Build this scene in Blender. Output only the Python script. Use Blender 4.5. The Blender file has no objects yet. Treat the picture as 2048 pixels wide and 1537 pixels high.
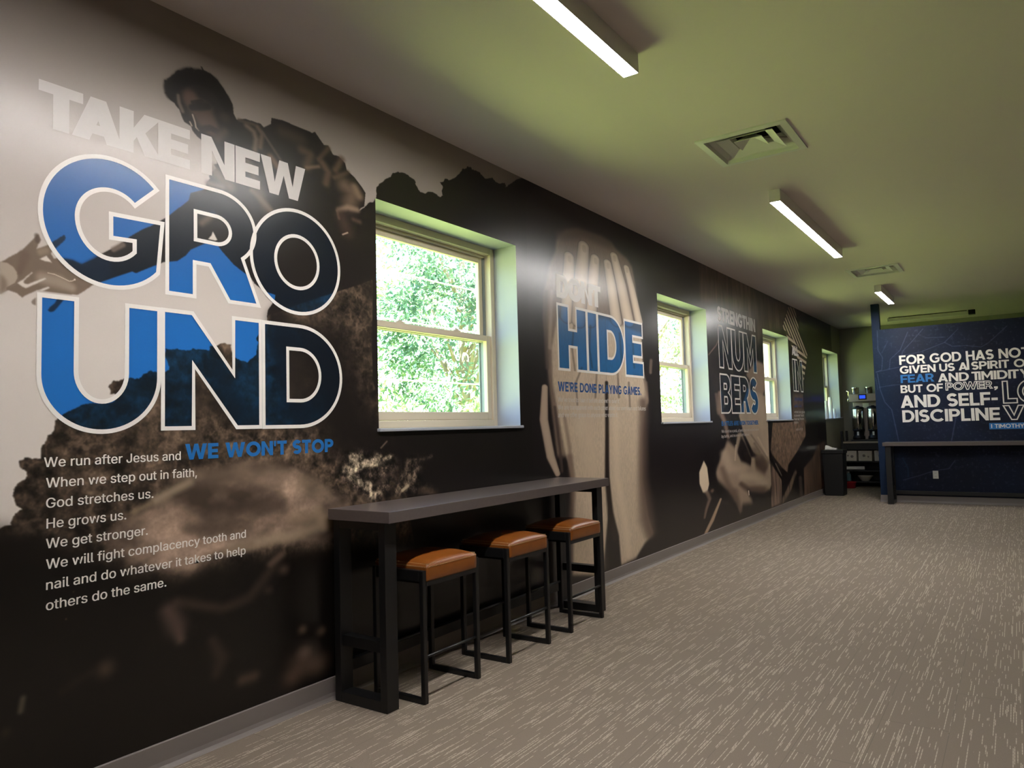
import bpy, bmesh, math, random
import numpy as np
from mathutils import Vector, Matrix

SC = bpy.context.scene
COL = SC.collection
PI = math.pi

# ------------------------------------------------------------------ camera
CAM = dict(f=1462.06, yaw=.6028, pitch=.0599, roll=-.0268, x=2.799, z=1.2815)
IW, IH = 2048, 1537


def cam_axes():
    cy, sy = math.cos(CAM['yaw']), math.sin(CAM['yaw'])
    f = np.array([-sy * math.cos(CAM['pitch']), cy * math.cos(CAM['pitch']), math.sin(CAM['pitch'])])
    r = np.array([cy, sy, 0.])
    u = np.cross(r, f)
    cr, sr = math.cos(CAM['roll']), math.sin(CAM['roll'])
    return cr * r + sr * u, -sr * r + cr * u, f


RX, UX, FX = cam_axes()
CPOS = np.array([CAM['x'], 0., CAM['z']])


def hit(x, y, axis, v):
    """the point on the plane (axis = v) that the photograph shows at pixel x, y"""
    d = FX + RX * (x - IW / 2) / CAM['f'] + UX * (IH / 2 - y) / CAM['f']
    return CPOS + d * (v - CPOS[axis]) / d[axis]


def wallp(x, y):
    q = hit(x, y, 0, 0.)
    return (q[1], q[2])


cam = bpy.data.cameras.new('camera')
cam.sensor_width = 36.
cam.sensor_fit = 'HORIZONTAL'
cam.lens = CAM['f'] * 36. / IW
cam.clip_start = .02
cam_o = bpy.data.objects.new('camera', cam)
COL.objects.link(cam_o)
M3 = Matrix((RX, UX, -FX)).transposed()
cam_o.matrix_world = Matrix.Translation(Vector(CPOS)) @ M3.to_4x4()
SC.camera = cam_o

# ------------------------------------------------------------------ light
SKY_STRENGTH = 1.15
SUN_STRENGTH = 68.
LAMP_STRENGTH = 108.
EXPOSURE = 0.38
SC.view_settings.view_transform = 'Standard'
SC.view_settings.look = 'None'
SC.view_settings.exposure = EXPOSURE
SC.view_settings.gamma = 1.
SC.view_settings.use_curve_mapping = False
SC.cycles.use_denoising = True
SC.cycles.max_bounces = 10
SC.cycles.diffuse_bounces = 6
SC.cycles.glossy_bounces = 4
SC.cycles.transparent_max_bounces = 12
SC.cycles.sample_clamp_indirect = 6.
SC.cycles.caustics_reflective = False
SC.cycles.caustics_refractive = False

world = bpy.data.worlds.new('world')
SC.world = world
world.use_nodes = True
wn = world.node_tree
wn.nodes.clear()
sky = wn.nodes.new('ShaderNodeTexSky')
sky.sky_type = 'NISHITA'
sky.sun_disc = False
sky.sun_elevation = math.radians(56)
sky.sun_rotation = math.radians(120)
bg = wn.nodes.new('ShaderNodeBackground')
bg.inputs['Strength'].default_value = SKY_STRENGTH
wo = wn.nodes.new('ShaderNodeOutputWorld')
wn.links.new(sky.outputs[0], bg.inputs[0])
wn.links.new(bg.outputs[0], wo.inputs[0])

sun = bpy.data.lights.new('sun', 'SUN')
sun.energy = SUN_STRENGTH
sun.angle = math.radians(.6)
sun.color = (1., .95, .86)
sun_o = bpy.data.objects.new('sun', sun)
COL.objects.link(sun_o)
sdir = Vector((-.50, .34, -.80)).normalized()          # the way the sunlight travels: over the roof, away from the room
sun_o.rotation_euler = sdir.to_track_quat('-Z', 'Y').to_euler()

# ------------------------------------------------------------------ sizes
H = 3.053          # ceiling height
YB = 15.5          # back wall
YR = -3.4          # wall behind the camera
XR = 6.6           # right wall
BB = .1026         # baseboard height
WINS = [(2.806, 4.156), (6.575, 7.925), (10.136, 11.486), (13.84, 15.19)]
WZ0, WZ1 = 1.279, 2.545
YP = 12.52         # front face of the blue partition
WT = .30           # thickness of the window wall

# ------------------------------------------------------------------ helpers


def srgb(r, g=None, b=None):
    c = (r, g, b) if g is not None else (r, r, r)
    out = []
    for v in c:
        v /= 255.
        out.append(v / 12.92 if v <= .04045 else ((v + .055) / 1.055) ** 2.4)
    return tuple(out) + (1.,)


def mat(name, col, rough=.6, metal=0., spec=.5, noise=None, bump=None, coat=0.):
    m = bpy.data.materials.new(name)
    m.use_nodes = True
    nt = m.node_tree
    p = nt.nodes['Principled BSDF']
    p.inputs['Base Color'].default_value = col
    p.inputs['Roughness'].default_value = rough
    p.inputs['Metallic'].default_value = metal
    p.inputs['Specular IOR Level'].default_value = spec
    if coat:
        p.inputs['Coat Weight'].default_value = coat
        p.inputs['Coat Roughness'].default_value = .25
    if noise or bump:
        tc = nt.nodes.new('ShaderNodeTexCoord')
    if noise:
        scale, amt = noise
        n = nt.nodes.new('ShaderNodeTexNoise')
        n.inputs['Scale'].default_value = scale
        n.inputs['Detail'].default_value = 5.
        nt.links.new(tc.outputs['Object'], n.inputs['Vector'])
        mx = nt.nodes.new('ShaderNodeMix')
        mx.data_type = 'RGBA'
        mx.inputs['A'].default_value = tuple(c * (1 - amt) for c in col[:3]) + (1,)
        mx.inputs['B'].default_value = tuple(min(1, c * (1 + amt)) for c in col[:3]) + (1,)
        nt.links.new(n.outputs['Fac'], mx.inputs['Factor'])
        nt.links.new(mx.outputs['Result'], p.inputs['Base Color'])
    if bump:
        scale, strength = bump
        n2 = nt.nodes.new('ShaderNodeTexNoise')
        n2.inputs['Scale'].default_value = scale
        n2.inputs['Detail'].default_value = 3.
        nt.links.new(tc.outputs['Object'], n2.inputs['Vector'])
        b = nt.nodes.new('ShaderNodeBump')
        b.inputs['Strength'].default_value = strength
        b.inputs['Distance'].default_value = .002
        nt.links.new(n2.outputs['Fac'], b.inputs['Height'])
        nt.links.new(b.outputs['Normal'], p.inputs['Normal'])
    return m


def add_box(bm, x0, x1, y0, y1, z0, z1, mi=0):
    vs = [bm.verts.new((x, y, z)) for z in (z0, z1) for y in (y0, y1) for x in (x0, x1)]
    for f in ((0, 2, 3, 1), (4, 5, 7, 6), (0, 1, 5, 4), (2, 6, 7, 3), (0, 4, 6, 2), (1, 3, 7, 5)):
        fc = bm.faces.new([vs[i] for i in f])
        fc.material_index = mi
    return vs


def add_lathe(bm, prof, n=24, cx=0, cy=0, cz=0, smooth=True, axis='Z'):
    """prof: list of (radius, height)"""
    rings = []
    for r, h in prof:
        ring = []
        for k in range(n):
            a = 2 * PI * k / n
            if axis == 'Z':
                co = (cx + r * math.cos(a), cy + r * math.sin(a), cz + h)
            elif axis == 'X':
                co = (cx + h, cy + r * math.cos(a), cz + r * math.sin(a))
            else:
                co = (cx + r * math.cos(a), cy + h, cz + r * math.sin(a))
            ring.append(bm.verts.new(co))
        rings.append(ring)
    for a, b in zip(rings, rings[1:]):
        for k in range(n):
            f = bm.faces.new((a[k], a[(k + 1) % n], b[(k + 1) % n], b[k]))
            f.smooth = smooth
    for ring in (rings[0], rings[-1]):
        try:
            bm.faces.new(ring)
        except ValueError:
            pass


def add_tube(bm, pts, r, n=8, cap=True):
    pts = [Vector(p) for p in pts]
    rings = []
    rr = r if isinstance(r, (list, tuple)) else [r] * len(pts)
    prev = None
    for i, p in enumerate(pts):
        t = (pts[min(i + 1, len(pts) - 1)] - pts[max(i - 1, 0)]).normalized()
        if prev is None:
            a = t.orthogonal().normalized()
        else:
            a = (prev - t * prev.dot(t)).normalized()
        prev = a
        b = t.cross(a)
        rings.append([bm.verts.new(p + (a * math.cos(2 * PI * k / n) + b * math.sin(2 * PI * k / n)) * rr[i]) for k in range(n)])
    for a, b in zip(rings, rings[1:]):
        for k in range(n):
            f = bm.faces.new((a[k], a[(k + 1) % n], b[(k + 1) % n], b[k]))
            f.smooth = True
    if cap:
        bm.faces.new(rings[0])
        bm.faces.new(rings[-1])


def bevel(bm, w, seg=2, angle=40):
    es = [e for e in bm.edges if len(e.link_faces) == 2 and e.calc_face_angle(0) > math.radians(angle)]
    if es:
        bmesh.ops.bevel(bm, geom=es, offset=w, segments=seg, profile=.5, affect='EDGES', clamp_overlap=True)


def obj(name, bm, m=None, parent=None, bev=None, smooth=False):
    bmesh.ops.recalc_face_normals(bm, faces=bm.faces[:])
    if bev:
        bevel(bm, bev)
    me = bpy.data.meshes.new(name)
    bm.to_mesh(me)
    bm.free()
    o = bpy.data.objects.new(name, me)
    COL.objects.link(o)
    for mm in (m if isinstance(m, (list, tuple)) else [m]):
        if mm:
            me.materials.append(mm)
    if smooth:
        for p in me.polygons:
            p.use_smooth = True
    if parent:
        o.parent = parent
    return o


def box_obj(name, b, m, parent=None, bev=None):
    bm = bmesh.new()
    add_box(bm, *b)
    return obj(name, bm, m, parent, bev)


def tag(o, label, cat, group=None):
    o['label'] = label
    o['category'] = cat
    if group:
        o['group'] = group
    return o


def thing(name, label, cat, loc=(0, 0, 0), rz=0., group=None):
    o = bpy.data.objects.new(name, None)
    o.empty_display_size = .1
    COL.objects.link(o)
    o.location = loc
    o.rotation_euler = (0, 0, rz)
    return tag(o, label, cat, group)


def struct(o, label=None, cat=None):
    o['kind'] = 'structure'
    if label:
        o['label'] = label
    if cat:
        o['category'] = cat
    return o


def copy_tree(o, parent=None):
    c = o.copy()
    COL.objects.link(c)
    if parent:
        c.parent = parent
    for ch in [k for k in bpy.data.objects if k.parent == o]:
        copy_tree(ch, c)
    return c


# ------------------------------------------------------------------ a bold geometric capital alphabet, as outlines
def arc(cx, cy, rx, ry, a0, a1, n=24):
    return [(cx + rx * math.cos(math.radians(a0 + (a1 - a0) * k / n)), cy + ry * math.sin(math.radians(a0 + (a1 - a0) * k / n))) for k in range(n + 1)]


def ell(cx, cy, rx, ry, n=56):
    return arc(cx, cy, rx, ry, 0, 360, n)[:-1]


def thick(path, w):
    L, R = [], []
    for i, p in enumerate(path):
        a = path[max(i - 1, 0)]
        b = path[min(i + 1, len(path) - 1)]
        tx, ty = b[0] - a[0], b[1] - a[1]
        l = math.hypot(tx, ty)
        nx, ny = -ty / l * w / 2, tx / l * w / 2
        L.append((p[0] + nx, p[1] + ny))
        R.append((p[0] - nx, p[1] - ny))
    return L + R[::-1]


def glyph(c, t):
    h = t * .88
    if c == 'T':
        w = .74
        return w, [[(0, 1), (w, 1), (w, 1 - h), (w / 2 + t / 2, 1 - h), (w / 2 + t / 2, 0), (w / 2 - t / 2, 0), (w / 2 - t / 2, 1 - h), (0, 1 - h)]]
    if c == 'A':
        w = .92
        d = w / 2 - .52 * t
        z0, z1 = .17, .17 + h * .9
        i0 = 1.12 * t
        za = (w / 2 - i0) / d
        o = [(0, 0), (d, 1), (w - d, 1), (w, 0), (w - i0, 0), (w - i0 - d * z0, z0), (i0 + d * z0, z0), (i0, 0)]
        return w, [o, [(i0 + d * z1, z1), (w / 2, min(.82, za)), (w - i0 - d * z1, z1)]]
    if c == 'K':
        w = .84
        return w, [[(0, 0), (0, 1), (t, 1), (t, .60), (w - 1.33 * t, 1), (w - .03, 1), (.50, .555), (w, 0), (w - 1.28 * t, 0), (.50 - .62 * t, .40), (t, .285), (t, 0)]]
    if c in 'EFL':
        w = {'E': .68, 'F': .66, 'L': .62}[c]
        if c == 'E':
            return w, [[(0, 0), (0, 1), (w, 1), (w, 1 - h), (t, 1 - h), (t, .5 + h / 2), (w - .04, .5 + h / 2), (w - .04, .5 - h / 2), (t, .5 - h / 2), (t, h), (w, h), (w, 0)]]
        if c == 'F':
            return w, [[(0, 0), (0, 1), (w, 1), (w, 1 - h), (t, 1 - h), (t, .47 + h / 2), (w - .04, .47 + h / 2), (w - .04, .47 - h / 2), (t, .47 - h / 2), (t, 0)]]
        return w, [[(0, 0), (0, 1), (t, 1), (t, h), (w, h), (w, 0)]]
    if c == 'H':
        w = .82
        return w, [[(0, 0), (0, 1), (t, 1), (t, .5 + h / 2), (w - t, .5 + h / 2), (w - t, 1), (w, 1), (w, 0), (w - t, 0), (w - t, .5 - h / 2), (t, .5 - h / 2), (t, 0)]]
    if c == 'I':
        return t, [[(0, 0), (0, 1), (t, 1), (t, 0)]]
    if c == 'N':
        w = .86
        return w, [[(0, 0), (0, 1), (.95 * t, 1), (w - t, .37), (w - t, 1), (w, 1), (w, 0), (w - .93 * t, 0), (t, .65), (t, 0)]]
    if c == 'M':
        w = 1.0
        return w, [[(0, 0), (0, 1), (1.05 * t, 1), (w / 2, .47), (w - 1.05 * t, 1), (w, 1), (w, 0), (w - t, 0), (w - t, .62), (w / 2, .16), (t, .62), (t, 0)]]
    if c == 'V':
        w = .90
        return w, [[(0, 1), (1.12 * t, 1), (w / 2, .32), (w - 1.12 * t, 1), (w, 1), (w / 2 + .52 * t, 0), (w / 2 - .52 * t, 0)]]
    if c == 'Y':
        w = .84
        return w, [[(0, 1), (1.18 * t, 1), (w / 2, .6), (w - 1.18 * t, 1), (w, 1), (w / 2 + t / 2, .38), (w / 2 + t / 2, 0), (w / 2 - t / 2, 0), (w / 2 - t / 2, .38)]]
    if c == 'W':
        w = 1.36
        return w, [[(0, 1), (1.1 * t, 1), (.30 * w, .35), (.5 * w - .48 * t, 1), (.5 * w + .48 * t, 1), (.70 * w, .35), (w - 1.1 * t, 1), (w, 1),
                    (.72 * w + .50 * t, 0), (.72 * w - .52 * t, 0), (.5 * w, .60), (.28 * w + .52 * t, 0), (.28 * w - .50 * t, 0)]]
    if c == 'O':
        w = 1.06
        return w, [ell(w / 2, .5, w / 2, .515), ell(w / 2, .5, w / 2 - t, .515 - t * .95)]
    if c == 'C':
        w = .96
        cx = .53
        return w, [arc(cx, .5, .53, .515, 42, 318, 44) + arc(cx, .5, .53 - t, .515 - t * .95, 318, 42, 44)]
    if c == 'G':
        w = 1.0
        cx = .53
        return w, [arc(cx, .5, .53, .515, 42, 320, 44) + [(w - .02, .54), (w * .55, .54), (w * .55, .54 - h * .9), (w - .02 - t * .8, .54 - h * .9)] +
                   arc(cx, .5, .53 - t, .515 - t * .95, 316, 42, 40)]
    if c == 'S':
        w = .72
        a = t / 2
        rx = w / 2 - a
        zt = (1 + .02 - a + .5) / 2
        rz = (1 + .02 - a - .5) / 2
        zb = 1 - zt
        p = arc(w / 2, zt, rx, rz, 28, 262, 28) + arc(w / 2, zb, rx, rz, 82, -152, 28)
        return w, [thick(p, t)]
    if c in 'PR':
        w = .76
        b = .36 if c == 'P' else .37
        zc, rz, rx = (1 + b) / 2, (1 - b) / 2, .36
        cx = w - rx - (.0 if c == 'P' else .01)
        hole = [(t, 1 - h), (t, b + h)] + arc(cx, zc, max(.05, rx - t), rz - h, -90, 90, 16)
        if c == 'P':
            return w, [[(0, 0), (0, 1)] + arc(cx, zc, rx, rz, 90, -90, 24) + [(t, b), (t, 0)], hole]
        return w + .04, [[(0, 0), (0, 1)] + arc(cx, zc, rx, rz, 90, -62, 24) + [(w + .04, 0), (w + .04 - 1.2 * t, 0), (w - .02 - 1.35 * t, .31), (t, .31), (t, 0)], hole]
    if c == 'B':
        w = .78
        z = .52
        o = [(0, 0), (0, 1)] + arc(.47, (1 + z) / 2, .27, (1 - z) / 2, 90, -70, 18) + arc(.48, z / 2 + .01, .30, z / 2 + .01, 72, -90, 18)
        b2 = max(.03, .27 - t)
        return w, [o, [(t, 1 - h), (t, z + h * .42)] + arc(.45, (1 - h + z + h * .42) / 2, b2, (1 - h - z - h * .42) / 2, -90, 90, 10),
                   [(t, z - h * .42), (t, h)] + arc(.46, (z - h * .42 + h) / 2, b2 + .02, (z - h * .42 - h) / 2, -90, 90, 10)]
    if c == 'D':
        w = .88
        rx = .48
        return w, [[(0, 0), (0, 1)] + arc(w - rx, .5, rx, .5, 90, -90, 30), [(t, 1 - h), (t, h)] + arc(w - rx, .5, rx - t, .5 - h, -90, 90, 24)]
    if c == 'U':
        w = .84
        z = .42
        return w, [[(0, 1), (t, 1), (t, z)] + arc(w / 2, z, w / 2 - t, z - h, 180, 360, 24) + [(w - t, 1), (w, 1), (w, z)] + arc(w / 2, z, w / 2, z + .015, 0, -180, 30)]
    if c == "'":
        return t * .8, [[(0, 1), (t * .8, 1), (t * .62, .62), (t * .12, .62)]]
    if c == ',':
        return t, [[(t * .1, t), (t * 1.1, t), (t * 1.1, .0), (t * .5, -.22), (t * .1, -.22), (t * .45, 0), (t * .1, 0)]]
    if c == '-':
        return .40, [[(0, .36), (0, .36 + h), (.40, .36 + h), (.40, .36)]]
    if c == '.':
        return t, [[(0, 0), (0, t), (t, t), (t, 0)]]
    return .34, []


def layout(text, t, x0, x1, z0, z1, track=.03, kern=None):
    """contours of a line of capitals fitted into the box x0..x1, z0..z1; one list of contours per letter"""
    pen, out = 0., []
    for i, ch in enumerate(text):
        w, cs = glyph(ch, t)
        out.append((pen, cs))
        pen += w + track + ((kern or {}).get(i, 0.))
    tot = pen - track
    sx = (x1 - x0) / tot
    sz = z1 - z0
    return [[[(x0 + (p + x) * sx, z0 + z * sz) for x, z in c] for c in cs] for p, cs in out if cs]


def curve_mesh(contours):
    """triangulated flat faces of contours with holes -> (verts, faces) in 2-D"""
    cu = bpy.data.curves.new('tmp', 'CURVE')
    cu.dimensions = '2D'
    cu.fill_mode = 'BOTH'
    for c in contours:
        s = cu.splines.new('POLY')
        s.points.add(len(c) - 1)
        for p, q in zip(s.points, c):
            p.co = (q[0], q[1], 0, 1)
        s.use_cyclic_u = True
    return eval_curve(cu)


def eval_curve(cu):
    o = bpy.data.objects.new('tmp', cu)
    COL.objects.link(o)
    dg = bpy.context.evaluated_depsgraph_get()
    me = o.evaluated_get(dg).to_mesh()
    vs = [tuple(v.co) for v in me.vertices]
    fs = [tuple(p.vertices) for p in me.polygons]
    o.evaluated_get(dg).to_mesh_clear()
    bpy.data.objects.remove(o)
    bpy.data.curves.remove(cu)
    return vs, fs


def ribbon(c, w):
    """closed outline of width w around contour c, mitred -> quads"""
    P = []
    for p in c:
        if not P or math.hypot(p[0] - P[-1][0], p[1] - P[-1][1]) > 1e-5:
            P.append(p)
    if math.hypot(P[0][0] - P[-1][0], P[0][1] - P[-1][1]) < 1e-5:
        P.pop()
    n = len(P)
    vs, fs = [], []
    for i in range(n):
        a, b, d = P[i - 1], P[i], P[(i + 1) % n]
        t1 = Vector((b[0] - a[0], b[1] - a[1])).normalized()
        t2 = Vector((d[0] - b[0], d[1] - b[1])).normalized()
        n1, n2 = Vector((-t1.y, t1.x)), Vector((-t2.y, t2.x))
        m = (n1 + n2)
        m = m.normalized() if m.length > 1e-4 else n1
        k = min(1 / max(m.dot(n1), .35), 2.4)
        vs += [(b[0] + m.x * w / 2 * k, b[1] + m.y * w / 2 * k, 0), (b[0] - m.x * w / 2 * k, b[1] - m.y * w / 2 * k, 0)]
    for i in range(n):
        j = (i + 1) % n
        fs.append((2 * i, 2 * i + 1, 2 * j + 1, 2 * j))
    return vs, fs


def flat(name, geo, m, parent, plane, off, label=None):
    """lay 2-D geometry on the window wall (plane 'L') or on the partition (plane 'P')"""
    vs, fs = [], []
    for k, (v, f) in enumerate(geo):
        b = len(vs)
        vs += [(q[0], q[1], q[2] + (k % 4) * .00025) for q in v]     # letters that touch lie one over the other
        fs += [tuple(i + b for i in q) for q in f]
    if plane == 'L':
        vs = [(off + v[2], v[0], v[1]) for v in vs]
    else:
        vs = [(v[0], YP - off - v[2], v[1]) for v in vs]
    me = bpy.data.meshes.new(name)
    me.from_pydata(vs, [], fs)
    me.materials.append(m)
    o = bpy.data.objects.new(name, me)
    COL.objects.link(o)
    o.parent = parent
    if label:
        o['label'] = label
    return o


try:
    INTER = bpy.data.fonts.load(bpy.utils.system_resource('DATAFILES') + '/fonts/Inter.woff2')
except Exception:
    INTER = None


_cap = []


def cap_height():
    if not _cap:
        cu = bpy.data.curves.new('tmp', 'FONT')
        cu.body = 'H'
        if INTER:
            cu.font = INTER
        ys = [v[1] for v in eval_curve(cu)[0]]
        _cap.append(max(ys) - min(ys))
    return _cap[0]


def typed(text, x0, x1, z0, cap, bold=0.):
    """a line of running text, baseline z0, cap height cap, stretched to x0..x1"""
    cu = bpy.data.curves.new('tmp', 'FONT')
    cu.body = text
    if INTER:
        cu.font = INTER
    cu.resolution_u = 4
    vs, fs = eval_curve(cu)
    if bold:                       # a second pass, shifted, for the medium weight
        n = len(vs)
        vs = [(v[0] - bold, v[1], 0) for v in vs] + [(v[0] + bold, v[1], .0002) for v in vs]
        fs = fs + [tuple(i + n for i in f) for f in fs]
    xs = [v[0] for v in vs]
    a, b = min(xs), max(xs)
    sx = (x1 - x0) / (b - a)
    sz = cap / cap_height()
    return [(x0 + (v[0] - a) * sx, z0 + v[1] * sz, v[2] if bold else 0.) for v in vs], fs


# ------------------------------------------------------------------ the printed mural, painted as an array of ink on the wall's own plane
def vnoise(rng, h, w, fy, fx):
    """smooth value noise, fy x fx cells over the array"""
    ny, nx = max(2, int(fy) + 2), max(2, int(fx) + 2)
    g = rng.random((ny, nx)).astype(np.float32)
    yy = np.linspace(0, ny - 1.001, h)
    xx = np.linspace(0, nx - 1.001, w)
    y0, x0 = yy.astype(int), xx.astype(int)
    ty, tx = (yy - y0).astype(np.float32), (xx - x0).astype(np.float32)
    ty, tx = ty * ty * (3 - 2 * ty), tx * tx * (3 - 2 * tx)
    r = g[y0] * (1 - ty)[:, None] + g[y0 + 1] * ty[:, None]
    return r[:, x0] * (1 - tx) + r[:, x0 + 1] * tx


def rough(pts, amp, levels=3, seed=1):
    rng = random.Random(seed)
    P = list(pts)
    for l in range(levels):
        Q = []
        for i in range(len(P)):
            a, b = P[i], P[(i + 1) % len(P)]
            d = math.hypot(b[0] - a[0], b[1] - a[1])
            k = min(amp, d * .35)
            Q.append(a)
            if d > 2.5:
                Q.append(((a[0] + b[0]) / 2 + rng.uniform(-k, k), (a[1] + b[1]) / 2 + rng.uniform(-k, k)))
        P = Q
        amp *= .6
    return P


class Canvas:
    def __init__(s, y0, y1, res, col, seed):
        s.y0, s.y1, s.res = y0, y1, res
        s.w, s.h = int(round((y1 - y0) / res)), int(round(H / res))
        s.a = np.empty((s.h, s.w, 3), np.float32)
        s.a[:] = col
        s.rng = np.random.default_rng(seed)

    def tex(s, q):
        return ((q[0] - s.y0) / s.res, q[1] / s.res)

    def px(s, pts):
        return [s.tex(wallp(*p)) for p in pts]

    def noise(s, cell, octaves=4, ax=1., az=1., gain=.55):
        """fractal noise, 0..1, base cell size in metres (ax, az stretch it)"""
        out = np.zeros((s.h, s.w), np.float32)
        amp, tot = 1., 0.
        for o in range(octaves):
            c = cell / 2 ** o
            out += amp * vnoise(s.rng, s.h, s.w, s.h * s.res / (c * az), s.w * s.res / (c * ax))
            tot += amp
            amp *= gain
        return out / tot

    def mask(s, T, soft=.8):
        """anti-aliased mask of the polygon T (texel coordinates), edge softness in texels"""
        m = np.zeros((s.h, s.w), np.float32)
        T = np.asarray(T, float)
        r0, r1 = max(0, int(T[:, 1].min())), min(s.h - 1, int(T[:, 1].max()) + 1)
        A, B = T, np.roll(T, -1, 0)
        for r in range(r0, r1 + 1):
            y = r + .5
            c = (A[:, 1] <= y) != (B[:, 1] <= y)
            if not c.any():
                continue
            xs = np.sort(A[c, 0] + (y - A[c, 1]) / (B[c, 1] - A[c, 1]) * (B[c, 0] - A[c, 0]))
            for a, b in zip(xs[::2], xs[1::2]):
                i, j = int(max(0, math.ceil(a - .5))), int(min(s.w, math.floor(b - .5) + 1))
                if j > i:
                    m[r, i:j] = 1.
        return s.blur(m, soft, (r0, r1, T[:, 0].min(), T[:, 0].max()))

    def blur(s, m, sig, box=None):
        k = int(round(sig))
        if k < 1:
            return m
        if box:
            p = 4 * k + 2
            a, b = max(0, int(box[0]) - p), min(s.h, int(box[1]) + p + 1)
            c, d = max(0, int(box[2]) - p), min(s.w, int(box[3]) + p + 1)
            if b <= a or d <= c:
                return m
            m[a:b, c:d] = s.blur(m[a:b, c:d], sig)
            return m
        for _ in range(1 if sig < 1.4 else 3):
            for ax in (0, 1):
                pad = [(0, 0), (0, 0)]
                pad[ax] = (k + 1, k)
                q = np.cumsum(np.pad(m, pad, mode='edge'), axis=ax, dtype=np.float64)
                n = 2 * k + 1
                m = ((q[n:] - q[:-n]) if ax == 0 else (q[:, n:] - q[:, :-n])).astype(np.float32) / n
        return m

    def put(s, m, col, k=1.):
        m = (m * k)[..., None]
        s.a *= 1 - m
        s.a += m * np.asarray(col, np.float32)

    def poly(s, pts, col, soft=.8, k=1., tex=None):
        m = s.mask(s.px(pts), soft)
        if tex is not None:
            col = np.asarray(col, np.float32) * tex[..., None]
        s.put(m, col, k)
        return m

    def window(s, T, pad):
        T = np.asarray(T)
        a, b = max(0, int(T[:, 1].min() - pad)), min(s.h, int(T[:, 1].max() + pad) + 1)
        c, d = max(0, int(T[:, 0].min() - pad)), min(s.w, int(T[:, 0].max() + pad) + 1)
        return a, b, c, d

    def stroke(s, pts, rad, col, soft=.5, k=1., shade=0., edge=None):
        """a soft line through photo pixels; rad in photo pixels (one, or one per point); soft = share of the radius that fades;
        shade > 0 rounds it like a limb towards the edge colour"""
        if not isinstance(rad, (list, tuple)):
            rad = [rad] * len(pts)
        T, R = [], []
        for p, r in zip(pts, rad):
            c = s.tex(wallp(*p))
            e = s.tex(wallp(p[0] + r, p[1]))
            f = s.tex(wallp(p[0], p[1] + r))
            T.append(c)
            R.append((abs(e[0] - c[0]), abs(f[1] - c[1])))
        pad = max(max(r) for r in R) * 1.1 + 2
        a, b, c0, d0 = s.window(T, pad)
        if b <= a or d0 <= c0:
            return
        yy, xx = np.mgrid[a:b, c0:d0].astype(np.float32)
        best = np.full(yy.shape, 9., np.float32)
        if len(T) == 1:
            best = np.sqrt(((xx - T[0][0]) / R[0][0]) ** 2 + ((yy - T[0][1]) / R[0][1]) ** 2)
        for (p, q), (r, t) in zip(zip(T, T[1:]), zip(R, R[1:])):
            asp = max(.05, (r[0] + t[0]) / max(.01, r[1] + t[1]))
            ux, uy = q[0] - p[0], (q[1] - p[1]) * asp
            l2 = ux * ux + uy * uy + 1e-6
            h = np.clip(((xx - p[0]) * ux + (yy - p[1]) * asp * uy) / l2, 0, 1)
            dx, dy = xx - p[0] - h * ux, (yy - p[1]) * asp - h * uy
            best = np.minimum(best, np.sqrt(dx * dx + dy * dy) / (r[0] + (t[0] - r[0]) * h))
        m = np.clip((1 - best) / max(.01, soft), 0, 1)
        m = m * m * (3 - 2 * m) * k
        c = np.asarray(col, np.float32)
        if shade:
            f = np.sqrt(np.clip(1 - best * best, 0, 1))[..., None]
            c = np.asarray(edge, np.float32) * (1 - f * shade - (1 - shade)) + c * (f * shade + (1 - shade))
        m = m[..., None]
        s.a[a:b, c0:d0] = s.a[a:b, c0:d0] * (1 - m) + m * c

    def film(s, contours):
        """transparent blue ink over whatever is printed: inside of contours with holes, wall coordinates"""
        m = np.zeros((s.h, s.w), np.float32)
        for c in contours:
            m = np.abs(m - s.mask([s.tex(q) for q in c], 0))
        m = np.clip(s.blur(m, 1), 0, 1)[..., None]
        s.a = s.a * (1 - m) + m * (s.a * np.array([.13, .50, .90], np.float32) + np.array([7, 7, 10], np.float32))

    def image(s, name, gain):
        v = np.clip(s.a, 0, 255) / 255.
        lin = np.where(v <= .04045, v / 12.92, ((v + .055) / 1.055) ** 2.4)
        lin = np.clip(lin * gain, .0015, .86)
        out = np.ones((s.h, s.w, 4), np.float32)
        out[..., :3] = lin
        im = bpy.data.images.new(name, s.w, s.h, alpha=False, float_buffer=True)
        im.colorspace_settings.name = 'Non-Color'
        im.pixels.foreach_set(out.ravel())
        im.update()
        return im


def crop(x0, y0, sc):
    return lambda *pts: [(x0 + p[0] / sc, y0 + p[1] / sc) for p in pts]


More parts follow.
